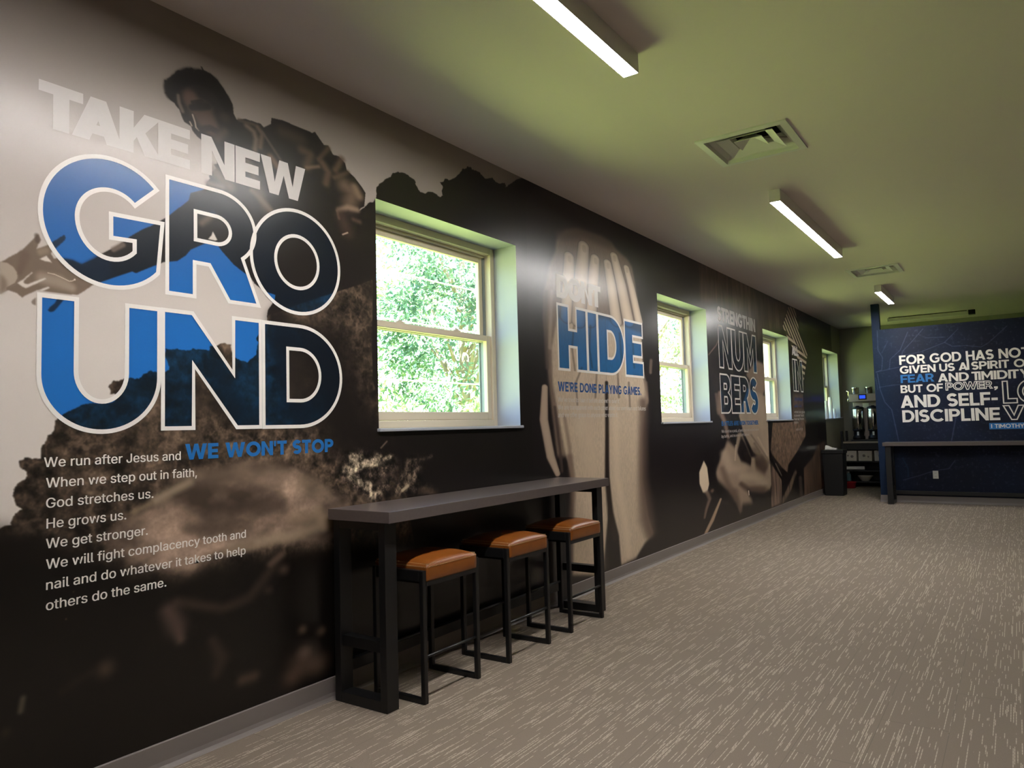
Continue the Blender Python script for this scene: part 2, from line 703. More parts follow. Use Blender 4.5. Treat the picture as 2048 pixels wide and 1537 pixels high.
# ink contours of the big word, wall coordinates (metres along the wall, height)
GROUND = {
    'G': [arc(1.403, 2.103, .247, .248, 44, 318, 60) + [(1.605, 2.143), (1.401, 2.137), (1.402, 2.045), (1.492, 2.049)] +
          arc(1.403, 2.103, .124, .141, 316, 180, 20) + arc(1.403, 2.103, .124, .125, 180, 44, 24)[1:]],
    'R': [[(1.745, 1.865), (1.625, 1.865), (1.625, 2.342), (1.80, 2.342)] + arc(1.86, 2.185, .181, .157, 90, -50, 30) +
          [(2.059, 1.864), (1.909, 1.864), (1.814, 2.010), (1.745, 2.010)],
          [(1.749, 2.228), (1.749, 2.107)] + arc(1.846, 2.1675, .069, .0605, -90, 90, 18)],
    'O': [ell(2.280, 2.103, .259, .248, 72), ell(2.279, 2.102, .126, .126, 48)],
    'U': [[(1.157, 1.792), (1.280, 1.792)] + arc(1.372, 1.53, .092, .110, 180, 360, 24) + [(1.464, 1.792), (1.592, 1.792)] +
          arc(1.3745, 1.515, .2175, .207, 0, -180, 40)],
    'N': [[(1.608, 1.793), (1.736, 1.793), (1.929, 1.548), (1.929, 1.794), (2.066, 1.794), (2.066, 1.316), (1.944, 1.316),
           (1.740, 1.579), (1.740, 1.316), (1.608, 1.316)]],
    'D': [[(2.083, 1.315), (2.083, 1.793), (2.27, 1.793)] + arc(2.285, 1.554, .258, .239, 90, -90, 36) + [(2.27, 1.315)],
          [(2.217, 1.682), (2.217, 1.437)] + arc(2.290, 1.5595, .119, .1225, -90, 90, 24)],
}
HIDE = layout('HIDE', .30, 4.690, 6.200, 1.712, 2.205, .03)
NUM = layout('NUM', .27, 8.31, 9.785, 1.917, 2.408, .03)
BERS = layout('BERS', .27, 8.30, 9.78, 1.388, 1.840, .03)
ALLIN = layout('IN', .27, 11.69, 12.285, 1.733, 2.224, .04)


def paint_near():
    A = Canvas(.5, 4.3, .002, (200, 190, 182), 11)
    zz = (np.arange(A.h) * A.res)[:, None, None]
    yy = (np.arange(A.w) * A.res + A.y0)[None, :, None]
    cl = A.noise(.9, 4, 1.6, .7)[..., None]
    # sky of the print; painted darker upward, partly for light falloff and vignetting
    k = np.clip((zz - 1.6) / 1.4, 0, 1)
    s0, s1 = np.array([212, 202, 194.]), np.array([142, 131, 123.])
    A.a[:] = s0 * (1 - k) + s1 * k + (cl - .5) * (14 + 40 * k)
    fine = A.noise(.10, 4)
    mid = A.noise(.25, 4)
    big = A.noise(.7, 3)
    m1, c1, c2, c3 = crop(300, 110, 4.154), crop(0, 100, 2.65), crop(0, 560, 2.65), crop(0, 960, 2.663)
    h2, r3 = crop(0, 440, 7.686), crop(640, 860, 7.877)
    # black rocks against the sky, right
    A.poly(rough([(716, 425), (740, 405), (752, 398), (753, 375), (768, 362), (785, 347), (800, 346), (815, 350), (830, 362), (836, 378), (850, 388),
            (858, 384), (880, 395), (887, 392), (886, 375), (880, 365), (890, 358), (905, 358), (920, 347), (925, 338), (935, 333), (945, 340),
            (960, 346), (970, 358), (985, 356), (1000, 368), (1010, 366), (1010, 375), (1025, 366), (1040, 357), (1075, 355), (1250, 400), (1250, 1300), (716, 1300)], 2.5, 3, 5),
           (24, 20, 18), .8, 1, .8 + .4 * mid)
    # the climber reaching down
    body = m1((118, 210), (150, 216), (140, 200), (165, 190), (185, 170), (205, 160), (215, 140), (235, 130), (262, 138), (290, 125), (300, 110), (325, 118), (345, 108), (370, 130), (400, 122), (436, 130),
              (420, 96), (432, 100), (447, 130), (500, 155), (560, 210), (610, 280), (650, 345), (685, 410), (695, 490), (720, 540), (790, 533), (870, 558), (920, 575), (945, 604),
              (1005, 575), (1010, 525), (1100, 545), (1230, 600), (1350, 650), (1370, 640), (1410, 700), (1445, 750), (1480, 755), (1520, 830), (1570, 845),
              (1620, 900), (1635, 960), (1700, 1020), (1760, 1100), (1790, 1150), (1780, 1260), (1750, 1275), (1735, 1300), (1780, 1272), (1800, 1280), (1840, 1262), (1870, 1250))
    body += [(765, 415), (765, 780), (560, 780)]
    body += c2((1370, 330), (1360, 310), (1405, 240), (1420, 230), (1415, 190))
    body += c1((1415, 1415), (1420, 1380), (1455, 1330), (1460, 1300), (1400, 1280), (1350, 1240), (1330, 1210), (1240, 1140), (1170, 1060), (1150, 1030), (1090, 1025), (1010, 1060),
               (985, 1090), (940, 1120), (870, 1125), (780, 1160), (720, 1185), (700, 1175), (520, 1235), (480, 1225), (430, 1200), (380, 1170), (330, 1130), (300, 1106),
               (330, 1108), (430, 1140), (500, 1110), (545, 1080), (620, 1040), (650, 1020), (690, 990), (760, 950), (800, 935), (880, 890), (1000, 800), (1010, 760),
               (1080, 742), (1095, 715))
    body += m1((465, 1085), (470, 1060), (500, 1030), (490, 1010), (510, 975), (550, 945), (530, 912), (560, 905), (545, 840), (480, 760), (425, 705), (395, 682), (355, 632), (340, 592), (285, 557), (268, 522), (245, 457),
               (215, 422), (205, 402), (165, 372), (150, 342), (165, 325), (122, 318), (140, 305), (128, 250))
    A.poly(body, (31, 26, 24), .8, 1, .8 + .4 * mid)
    # face, hair, jacket
    A.stroke(m1((345, 390), (430, 480), (500, 600)), [24, 34, 26], (74, 58, 50), .6)
    A.stroke(m1((330, 340)), 24, (92, 72, 62), .9, .8)
    A.stroke(m1((230, 340), (240, 400), (268, 470)), 7, (112, 98, 86), .9, .8)
    A.stroke(m1((470, 560)), 26, (84, 68, 60), .9, .7)
    A.stroke(m1((620, 520)), 18, (58, 46, 42), .9, .7)
    A.stroke(m1((345, 440), (410, 425), (480, 430)), [9, 14, 10], (28, 23, 21), .7)
    A.stroke(m1((350, 395), (430, 385)), 5, (32, 25, 22), .7, .8)
    A.stroke(m1((352, 500), (372, 560), (380, 605), (404, 630)), 2.6, (150, 134, 120), .7)
    A.stroke(m1((330, 560), (345, 590)), 2.5, (150, 134, 120), .7)
    A.stroke(m1((420, 620), (500, 610), (560, 640)), 9, (40, 32, 30), .7, .8)
    hair = m1((118, 210), (165, 190), (205, 160), (235, 130), (300, 110), (345, 108), (436, 130), (500, 155), (560, 210), (610, 280), (650, 345), (690, 440), (680, 470), (620, 470), (590, 400),
              (540, 330), (470, 280), (400, 250), (320, 255), (240, 290), (215, 330), (205, 400), (165, 372), (122, 318))
    A.poly(rough(hair, 2, 2, 8), (21, 17, 16), 1.5)
    for p, r, c in (([(800, 590), (860, 640), (880, 700), (870, 790)], 9, (92, 78, 66)), ([(890, 600), (930, 660), (915, 770)], 8, (82, 68, 56)), ([(740, 545), (860, 580)], 6, (62, 52, 44)),
                    ([(1260, 790), (1330, 830), (1300, 930)], 15, (68, 54, 44)), ([(1300, 940), (1400, 930)], 6, (95, 78, 64)), ([(1430, 900), (1480, 980), (1460, 1070)], 12, (80, 63, 52)),
                    ([(1480, 780), (1400, 870)], 8, (70, 56, 46)), ([(1590, 870), (1540, 960)], 11, (78, 62, 52)), ([(1640, 980), (1530, 1020)], 8, (70, 56, 46)),
                    ([(1620, 1090), (1690, 1150), (1660, 1240)], 26, (98, 80, 67)), ([(1700, 1100), (1740, 1180)], 12, (112, 93, 78)), ([(1570, 1290), (1640, 1270), (1720, 1290)], 9, (125, 105, 90)),
                    ([(1555, 1300), (1570, 1360)], 5, (110, 92, 78)), ([(530, 960), (590, 1020), (660, 1090)], 20, (84, 72, 62)), ([(480, 1070), (600, 1100)], 10, (92, 82, 74)),
                    ([(800, 880), (900, 1100), (960, 1280)], 17, (66, 56, 48)), ([(850, 1130), (1000, 1290)], 10, (90, 78, 66)), ([(1000, 850), (1080, 960)], 11, (98, 78, 62)),
                    ([(930, 640), (1100, 900)], 5, (70, 60, 54)), ([(1590, 1340), (1640, 1480)], 20, (58, 44, 38)), ([(1690, 1370), (1740, 1390)], 8, (74, 58, 50)), ([(1600, 1495), (1640, 1480)], 2.5, (150, 132, 118)),
                    ([(1100, 640), (1250, 700)], 20, (50, 41, 35)), ([(560, 700), (620, 640)], 14, (60, 48, 43)), ([(430, 1400), (520, 1330)], 12, (82, 70, 60))):
        A.stroke(m1(*p), r * 1.1, [v * 1.2 for v in c], 1., .85)
    A.poly(c1((1128, 962), (1120, 985), (1103, 1003), (1140, 1012), (1152, 1008)), (205, 195, 185))
    A.stroke(c1((600, 1060), (650, 1035)), 9, (120, 104, 92), .8, .8)
    # the hand reaching up
    hand = h2((0, 655), (40, 640), (170, 560), (250, 520), (350, 460), (440, 370), (520, 290), (590, 222), (632, 310), (590, 370), (563, 452), (680, 410), (745, 385), (990, 234), (1006, 280), (990, 315), (815, 475), (780, 520),
              (830, 600), (920, 590), (1110, 620), (1260, 690), (1400, 640), (1500, 760), (1480, 980), (1410, 1015), (1290, 1100), (1190, 1160), (900, 1130), (660, 1100), (560, 1090), (400, 1160), (340, 1200), (260, 1130), (130, 1085), (50, 1110), (0, 1145))
    A.poly(hand, (118, 101, 87), .8, 1, .92 + .16 * mid)
    A.stroke(h2((640, 900), (900, 960), (1100, 1050)), [20, 22, 14], (158, 142, 126), .9, .85)
    A.stroke(h2((620, 500), (700, 480)), 12, (142, 126, 106), .9, .8)
    A.stroke(h2((560, 250), (570, 330)), 8, (84, 70, 60), .9, .8)
    A.stroke(h2((380, 560), (300, 800)), [18, 12], (104, 86, 74), .9, .8)
    A.poly(h2((740, 388), (990, 234), (1006, 280), (990, 315), (815, 475)), (76, 66, 58))
    A.poly(h2((890, 580), (1110, 620), (1260, 690), (1500, 560), (1700, 500), (1700, 880), (1480, 975), (1250, 900), (1100, 800), (960, 700)), (52, 44, 40), 1.5)
    A.poly(h2((0, 645), (110, 660), (210, 730), (260, 810), (275, 900), (250, 960), (120, 1050), (70, 1110), (0, 1145)), (166, 151, 135))
    A.poly(h2((0, 830), (60, 880), (110, 960), (110, 1050), (60, 1110), (0, 1140)), (126, 110, 96), 2)
    A.stroke(h2((270, 930), (240, 990), (110, 1060)), 4, (120, 104, 92), .8)
    for p in (h2((605, 605), (715, 555), (800, 660), (700, 640)), h2((265, 972), (350, 922), (490, 805), (505, 812), (370, 935), (360, 965), (395, 992), (430, 990), (560, 940), (700, 893), (706, 912), (560, 985), (395, 1056), (330, 1022)),
              h2((560, 1092), (640, 1065), (740, 1030), (766, 1048), (690, 1085), (650, 1100))):
        A.poly(p, (208, 198, 188))
    A.stroke(h2((730, 822), (830, 842), (960, 900), (1060, 950), (1110, 945), (1150, 920)), 1.3, (196, 180, 160), .6)
    A.stroke(h2((1145, 925)), 2.6, (215, 200, 185), .6)
    A.poly(h2((735, 1390), (780, 1330), (850, 1275), (870, 1230), (930, 1195), (1060, 1205), (965, 1245), (900, 1330), (830, 1408), (770, 1422)), (76, 66, 60))
    A.poly(h2((480, 1270), (500, 1230), (548, 1200), (548, 1318), (500, 1300)), (134, 120, 108))
    # hillside
    hill = c2((1420, 190), (1420, 230), (1405, 240), (1360, 310), (1370, 330), (1360, 390), (1310, 440), (1255, 420), (1230, 410), (1225, 345), (1190, 337), (1150, 350), (1115, 350),
              (1110, 375), (1060, 370), (1020, 365), (1000, 375), (940, 365), (880, 365), (872, 390), (890, 440), (895, 480), (870, 490), (835, 495), (800, 480), (760, 500), (735, 525), (690, 520), (650, 530),
              (600, 535), (575, 565), (585, 600), (580, 612), (620, 607), (600, 650), (530, 655), (430, 665), (380, 690), (330, 720), (290, 750), (285, 800), (250, 830), (240, 870), (220, 890),
              (215, 950), (170, 950), (130, 945), (100, 965), (110, 1000), (140, 1020), (145, 1040), (130, 1060), (90, 1080), (70, 1110), (70, 1150), (90, 1200), (120, 1220), (80, 1240), (60, 1280),
              (60, 1300), (0, 1320), (-500, 1330)) + [(-420, 1075), (-900, 1090), (-900, 2300), (800, 1900), (860, 1300), (800, 900), (745, 760), (745, 560)]
    hm = A.mask(A.px(rough(hill, 2.2, 3, 3)), .8)
    f1, f2_ = A.noise(.05, 4, 1., 1., .7), A.noise(.16, 4)
    rid = 1 - np.abs(2 * A.noise(.08, 4, 1., 1., .6) - 1)
    tex = np.clip(.12 + 1.5 * (f1 - .22) * (.35 + f2_) + .35 * np.clip(rid - .72, 0, 1) * 3 + .25 * (mid - .3), .18, 1.7)
    A.put(hm, np.array([106, 88, 73], np.float32) * tex[..., None])
    # darker upper right and lower part of the hillside
    A.stroke([(640, 700), (700, 860), (800, 900), (930, 990)], [105, 95, 60, 110], (26, 21, 20), .9, .95)
    A.stroke([(560, 640), (600, 830)], [40, 55], (34, 29, 27), .9, .8)
    A.stroke([(430, 740), (480, 830), (400, 800)], 40, (46, 38, 33), .9, .6)
    dark = A.mask(A.px(c3((-2400, 240), (0, 270), (250, 330), (560, 420), (720, 520), (900, 560), (1000, 480), (1350, 420), (1560, 380), (1760, 360), (2600, 300), (2900, 1700), (-2400, 3600))), 14)
    A.put(dark, (17, 14, 12), .97)
    A.stroke(c3((-150, 420), (60, 360), (240, 420)), [60, 45, 30], (24, 19, 16), .9, .8)
    # blurred bright earth in front
    ridge = A.mask(A.px(c3((560, 320), (700, 190), (800, 140), (900, 40), (1000, -20), (1300, -90), (1520, -95), (1680, -20), (1760, 70), (1860, 100), (1860, 200), (1790, 190), (1760, 330), (1600, 330),
                           (1450, 335), (1300, 370), (1120, 400), (1000, 500), (860, 470), (700, 440))), 9)
    so = A.noise(.15, 4, 1.3, .8, .5)
    lum = np.clip((so - .28) * 2.1, 0, 1)
    gr_ = A.noise(.012, 2)
    A.put(np.clip(ridge * 1.1, 0, 1), np.array([74, 61, 52], np.float32) + (np.array([122, 104, 91], np.float32) * (lum * (.85 + .3 * gr_))[..., None]))
    sk_ = A.noise(.20, 3)
    for p, r, c, k in (([(830, 110), (930, 55), (1010, 15)], 18, (172, 152, 128), .75), ([(1080, -10), (1300, -45), (1480, -25)], 34, (132, 112, 96), .55), ([(1610, 20), (1710, 70)], 26, (140, 120, 100), .55),
                       ([(1240, 365), (1400, 325), (1560, 300), (1720, 240)], 24, (172, 150, 126), .75), ([(1560, 205), (1720, 215)], 26, (146, 124, 102), .6), ([(1200, 385), (1330, 350)], 18, (132, 112, 94), .5),
                       ([(1100, 170), (1350, 130), (1500, 150)], 30, (60, 49, 43), .6), ([(1380, 60), (1500, 110)], 20, (62, 50, 44), .5), ([(1000, 260), (1200, 280)], 26, (70, 58, 50), .5),
                       ([(950, 650), (1180, 690), (1330, 630), (1400, 540), (1480, 420)], 20, (66, 52, 44), .7), ([(1440, 450), (1500, 400)], 13, (112, 92, 78), .6), ([(1510, 480)], 20, (92, 73, 62), .65), ([(1430, 590)], 17, (80, 62, 53), .6),
                       ([(900, 700), (940, 780), (960, 850)], [34, 40, 22], (98, 78, 70), .75), ([(1130, 860), (1180, 950), (1150, 1040)], [20, 30, 20], (60, 47, 40), .75), ([(560, 1010)], [34], (92, 73, 60), .7),
                       ([(330, 1130), (480, 1030)], 16, (44, 35, 28), .6), ([(1290, 1070), (1350, 1050)], 22, (98, 77, 63), .7), ([(1560, 1050), (1620, 980), (1690, 985)], [40, 56, 40], (100, 79, 66), .8),
                       ([(1620, 920)], 24, (132, 110, 96), .55), ([(1610, 800)], 17, (110, 90, 73), .65), ([(1710, 810)], 18, (108, 88, 73), .65), ([(120, 1170), (108, 1235)], 13, (96, 88, 72), .75), ([(30, 1350)], 19, (56, 48, 36), .65),
                       ([(350, 745)], 4, (120, 90, 75), .7), ([(390, 600)], 4, (90, 75, 65), .7), ([(715, 172), (790, 132)], 11, (142, 122, 98), .65), ([(1690, 160), (1735, 250)], 18, (176, 152, 126), .6)):
        A.stroke(c3(*p), r, c, 1., k)
    A.a *= (1 - (np.clip(dark + ridge, 0, 1) * .15 * (1 - np.clip(sk_ * 1.6 - .2, 0, 1))))[..., None]
    # sharp clods right of the lettering
    rock = r3((345, 640), (360, 575), (420, 570), (450, 500), (450, 400), (510, 350), (560, 390), (600, 390), (660, 375), (720, 460), (800, 500), (800, 430), (860, 390), (960, 400), (975, 460), (1100, 390), (1140, 430), (1000, 520),
              (960, 560), (850, 590), (700, 600), (560, 680), (600, 740), (700, 790), (820, 860), (820, 980), (960, 960), (985, 1050), (900, 1010), (860, 1100), (800, 1110), (780, 990), (640, 900), (470, 790), (420, 740), (400, 690), (360, 690))
    speck = np.clip((A.noise(.034, 4, 1., 1., .7) - .30) * 2.4, 0, 1.25)
    A.poly(rough(r3((300, 560), (420, 330), (560, 320), (820, 360), (1000, 360), (1180, 400), (1240, 600), (1150, 760), (1060, 940), (960, 1130), (760, 1130), (560, 960), (400, 820), (310, 720)), 3, 3, 14),
           (120, 102, 88), 6, .9, .14 + .8 * speck ** 1.6)
    A.poly(rough(rock, 2.2, 3, 4), (205, 184, 158), 2, .85, .30 + .85 * speck)
    A.poly(rough(r3((1330, 560), (1380, 430), (1620, 440), (1560, 640), (1600, 800), (1900, 980), (1500, 1040), (1140, 1080), (1160, 900), (1260, 700)), 3, 3, 15), (104, 88, 76), 7, .8, .14 + .8 * speck ** 1.6)
    A.poly(rough(r3((1360, 600), (1350, 520), (1390, 450), (1600, 460), (1780, 390), (1790, 430), (1600, 490), (1440, 490), (1430, 640), (1590, 570), (1600, 590), (1500, 650), (1530, 800), (1400, 950), (1300, 1000), (1240, 1070), (1160, 1060),
              (1180, 950), (1250, 850), (1270, 720), (1330, 680)), 2.2, 3, 6), (160, 138, 118), 3, .75, .3 + .8 * speck)
    A.stroke(r3((1300, 960), (1380, 890)), 5, (176, 158, 134), .8)
    A.stroke(r3((960, 290), (1050, 190)), 3, (120, 102, 90), .9, .8)
    A.stroke(r3((900, 850), (1100, 700), (1200, 620)), 8, (84, 70, 62), .9, .6)
    A.stroke(r3((1600, 950), (1800, 1000)), 12, (86, 68, 56), .9, .6)
    for l in GROUND.values():
        A.film(l)
    return A.image('mural near print', MURAL_GAIN)


def paint_far():
    B = Canvas(4.3, 15.6, .0034, (22, 18, 18), 23)
    n1 = B.noise(.5, 4)
    B.a *= (.8 + .4 * n1)[..., None]
    c6, f2, a2 = crop(1040, 420, 2.0233), crop(1060, 440, 7.683), crop(1060, 860, 5.122)
    c7, p34, d = crop(1300, 480, 2.5625), crop(1340, 820, 5.9125), crop(1420, 600, 5.123)
    hairn = .93 + .14 * B.noise(.016, 2, .6, 1.6)
    # head behind the hands
    B.poly(f2((400, 300), (450, 220), (550, 150), (700, 130), (900, 180), (1100, 250), (1250, 340), (1330, 450), (1500, 600), (1570, 720), (1620, 1000), (1700, 1500)) +
           c6((500, 640), (522, 770), (505, 815), (490, 1000), (150, 1000), (115, 690), (105, 560)) + f2((200, 1500), (215, 1100), (290, 700), (385, 480)), (104, 88, 77), 4, .95, hairn)
    B.stroke(f2((480, 250), (800, 210), (1200, 380)), [18, 16, 16], (72, 58, 50), .95, .7)
    B.stroke(f2((240, 1100), (230, 1500)) + c6((110, 640)), 7, (72, 60, 54), .95, .8)
    B.stroke(c6((128, 330), (120, 560)), 6, (140, 124, 110), .95, .7)
    # palms and forearms
    sk = (160, 143, 124)
    B.poly(c6((150, 440), (345, 440), (352, 760), (352, 1100), (360, 1200), (335, 1480), (212, 1480), (212, 1090), (178, 960), (132, 700), (128, 560)), sk, 3, 1, hairn)
    B.poly(c6((345, 440), (490, 500), (500, 690), (518, 770), (500, 830), (497, 1090), (520, 1240), (540, 1310), (505, 1350), (470, 1410), (410, 1440), (400, 1320), (372, 1220), (360, 1080), (352, 900)), sk, 3, 1, hairn)
    B.stroke(c6((500, 780), (497, 1090), (515, 1250), (530, 1310)), [16, 17, 26, 20], (76, 62, 54), .95, .85)
    B.stroke(c6((200, 1000), (215, 1130), (205, 1300), (205, 1470)), 10, (84, 68, 60), .95, .8)
    B.stroke(c6((350, 700), (352, 900), (352, 1085), (366, 1230), (385, 1330)), [5, 6, 7, 9, 10], (34, 27, 24), .8)
    B.stroke(c6((385, 800), (392, 1080), (425, 1260), (440, 1400)), 12, (176, 158, 138), .95, .7)
    B.stroke(c6((270, 850), (285, 1050)), 24, (168, 150, 130), .95, .6)
    B.stroke(c6((300, 1150), (320, 1450)), [20, 24], (172, 155, 136), 1., .5)
    B.stroke(c6((240, 560), (250, 700), (240, 900)), [20, 22, 18], (172, 156, 138), 1., .45)
    B.stroke(c6((440, 620), (440, 760)), [16, 16], (172, 156, 138), 1., .4)
    B.stroke(c6((180, 840), (200, 960), (212, 1080)), [6, 7, 8], (110, 92, 80), .95, .7)
    # fingers
    e = (70, 56, 49)
    for p, r in (([(600, 570), (590, 900), (565, 1500)], [10, 11.5, 13]), ([(1000, 600), (965, 950), (915, 1560)], [9, 11.5, 13.5]), ([(825, 410), (795, 800), (765, 1250), (745, 1560)], [11, 13, 14, 14]),
                 ([(1190, 670), (1250, 1000), (1325, 1560)], [8, 10, 11.5]), ([(1290, 560), (1400, 1000), (1510, 1560)], [8, 10.5, 11.5]), ([(1480, 740), (1560, 1050), (1670, 1560)], [6, 7, 8])):
        B.stroke(f2(*p), [q * 1.16 for q in r], (46, 37, 33), .35, .9)
        B.stroke(f2(*p), r, (176, 160, 142), .10, 1, .75, e)
        t = p[0]
        B.stroke(f2((t[0] + 6, t[1] + 10), (t[0] + 10, t[1] + 60)), r[0] * .5, (150, 133, 116), .5, .7)
    for p in ([(218, 470), (210, 560), (222, 650)], [(285, 470), (280, 560), (292, 640)], [(250, 640), (226, 700), (232, 790)], [(310, 660), (305, 760)], [(402, 500), (412, 620)], [(455, 520), (462, 640)], [(395, 660), (400, 760)], [(440, 700), (445, 800)]):
        B.stroke(c6(*p), 3.4, (84, 70, 60), .95, .6)
    B.stroke(c6((100, 720), (96, 850), (124, 1000), (152, 1070)), [8, 11, 11, 7], (150, 132, 116), .45, 1, .9, e)
    B.stroke(c6((140, 800), (160, 960), (170, 1060)), 5, (62, 50, 45), .9, .9)
    B.stroke(c6((530, 610), (528, 660)), 5, (110, 94, 82), .9, .7)
    B.stroke(c6((510, 700), (512, 780)), 6, (110, 94, 82), .9, .7)
    # third picture: forearms gripping each other
    bark = .4 + 1.1 * B.noise(.10, 4, .6, 3.)
    B.poly(c7((250, 110), (410, 190), (560, 275), (700, 340), (690, 460), (585, 470), (545, 560), (480, 420), (340, 330), (260, 330)), (72, 58, 50), 8, .9, bark)
    B.poly(c7((420, 190), (510, 235), (520, 420), (430, 400)), (104, 88, 76), 6, .7, bark)
    B.poly(c7((300, 520), (350, 510), (380, 650), (345, 790), (325, 760), (300, 640)), (30, 24, 23), 3)
    B.stroke(c7((300, 590), (340, 540), (352, 510)), 2, (120, 100, 88), .9, .8)
    skin = (150, 132, 114)
    B.poly(c7((545, 615), (585, 640), (590, 770), (562, 835), (515, 730), (490, 690), (520, 650)), (128, 108, 93), 4)
    B.poly(c7((455, 900), (500, 760), (590, 800), (605, 930), (612, 1140), (590, 1130), (530, 1090), (480, 990)), skin, 3, 1, .85 + .3 * n1)
    B.poly(p34((770, 470), (800, 280), (840, 260), (960, 560), (1000, 560), (1080, 520), (1190, 640), (1200, 900), (1130, 960), (960, 960), (870, 900), (830, 760)), (142, 124, 107), 4, 1)
    B.poly(p34((680, 360), (780, 450), (830, 620), (960, 640), (1000, 700), (1190, 760), (1190, 940), (1060, 960), (900, 880), (930, 1000), (990, 1100), (860, 1120), (830, 1240), (800, 1100), (700, 960), (560, 830), (540, 740), (590, 600)), (140, 121, 105), 7, 1)
    B.poly(p34((840, 310), (900, 420), (965, 580), (955, 660), (840, 610), (795, 500)), (30, 24, 22), 5)
    B.poly(p34((1000, 560), (1090, 540), (1170, 650), (1120, 760), (1010, 690)), (62, 48, 42), 9, .9)
    B.stroke(p34((590, -200), (590, 0), (650, 160), (690, 330)), [7, 9, 7, 5], (128, 106, 92), .9, .9)
    B.stroke(p34((545, -180), (575, 40)), 6, (110, 92, 82), .9, .7)
    B.stroke(p34((860, 790), (1000, 800), (1120, 870)), 14, (170, 152, 132), .95, .7)
    B.stroke(p34((640, 520), (690, 640)), 14, (168, 150, 130), .95, .6)
    B.poly(p34((400, 600), (440, 680), (465, 880), (440, 980), (390, 980), (350, 880), (345, 740)), (186, 168, 146), 2)
    B.stroke(p34((440, 980), (470, 1060), (430, 1180), (410, 1280)), [7, 6, 5, 4], (112, 92, 80), .9, .8)
    B.stroke(p34((500, 960)), 6, (120, 98, 86), .9, .8)
    B.stroke(p34((1000, 480), (1120, 640)), 12, (92, 76, 66), 1., .6)
    B.stroke(p34((960, 300), (1100, 500), (1180, 620)), 3, (110, 94, 82), .9, .7)
    B.stroke(p34((1040, 330), (1150, 540)), 3, (176, 158, 138), .9, .6)
    B.stroke(p34((860, 700), (720, 700)), 16, (172, 152, 132), 1., .6)
    B.stroke(p34((620, 700), (680, 880), (780, 1050)), [10, 12, 8], (88, 70, 60), 1., .6)
    B.stroke(p34((840, 880), (920, 940), (1100, 950)), [8, 10, 14], (70, 55, 48), 1., .75)
    B.stroke(p34((930, 960), (935, 1010)), 1.4, (200, 185, 170), .8)
    B.stroke(p34((780, 420), (770, 600)), 2.5, (176, 160, 142), .9, .7)
    B.stroke(p34((425, 1460), (500, 1310), (600, 1060)), [5, 6, 3], (160, 136, 114), .7, .9)
    B.stroke(p34((760, 980), (840, 1200)), [14, 5], (84, 68, 58), .95, .7)
    B.stroke(p34((1000, 400), (1060, 500)), 4, (104, 88, 76), .9, .7)
    # fourth picture
    gr = .5 + .95 * B.noise(.05, 3)
    B.poly(p34((1215, 150), (1590, 130), (1610, 300), (1500, 500), (1400, 650), (1390, 740), (1330, 690), (1210, 540), (1190, 480)), (104, 84, 70), 2, 1, gr)
    B.poly(d((850, 970), (950, 960), (960, 1100), (990, 1260), (950, 1280), (840, 1240)), (84, 66, 56), 5, .9, gr)
    st = d((805, 65), (870, 90), (915, 330), (1000, 540), (985, 660), (960, 830), (940, 700), (880, 560), (840, 480), (790, 380), (745, 270))
    sm = B.mask(B.px(st), 1)
    yyB, zzB = np.meshgrid(np.arange(B.w) * B.res + B.y0, np.arange(B.h) * B.res)
    s1 = (np.sin((zzB * 1.0 + yyB * .62) * 58) > .1).astype(np.float32)
    s2 = (np.sin((zzB * .9 + yyB * .10) * 70) > .1).astype(np.float32)
    up = (zzB - 2.45 + (yyB - 12.1) * .25 > 0).astype(np.float32)
    pat = B.blur(s1 * up + s2 * (1 - up), 1)
    B.put(sm, np.array([38, 30, 27], np.float32) * (1 - pat[..., None]) + np.array([160, 142, 124], np.float32) * pat[..., None])
    st2 = .35 + 1.3 * B.noise(.06, 3, .6, 6.)
    B.poly(p34((1200, 640), (1320, 830), (1320, 1100), (1200, 1160)), (110, 90, 78), 3, .9, st2)
    B.poly(p34((1480, 710), (1500, 740), (1430, 960), (1330, 1120), (1330, 1050), (1420, 850)), (96, 80, 68), 4, .9, st2)
    B.poly(p34((1580, 690), (1690, 560), (1740, 420), (1830, 360), (1830, 960), (1590, 1030)), (84, 66, 54), 5, .9, st2)
    B.stroke(p34((1540, 800), (1555, 1030)), 5, (78, 66, 58), .9, .8)
    B.stroke(p34((1210, 560), (1320, 720)), 5, (40, 32, 30), .9, .8)
    B.stroke(p34((1250, 640), (1320, 780)), 2, (110, 96, 84), .9, .8)
    for l in HIDE + NUM + BERS + ALLIN:
        B.film(l)
    # plain olive-grey paint past the last picture
    yy = (np.arange(B.w) * B.res + B.y0)
    zz = (np.arange(B.h) * B.res)
    plain = ((yy[None, :] > 13.86) & (zz[:, None] < 2.56)) | (yy[None, :] > 14.70)
    B.a[plain] = (118, 116, 100)
    return B.image('mural far print', FAR_GAIN)


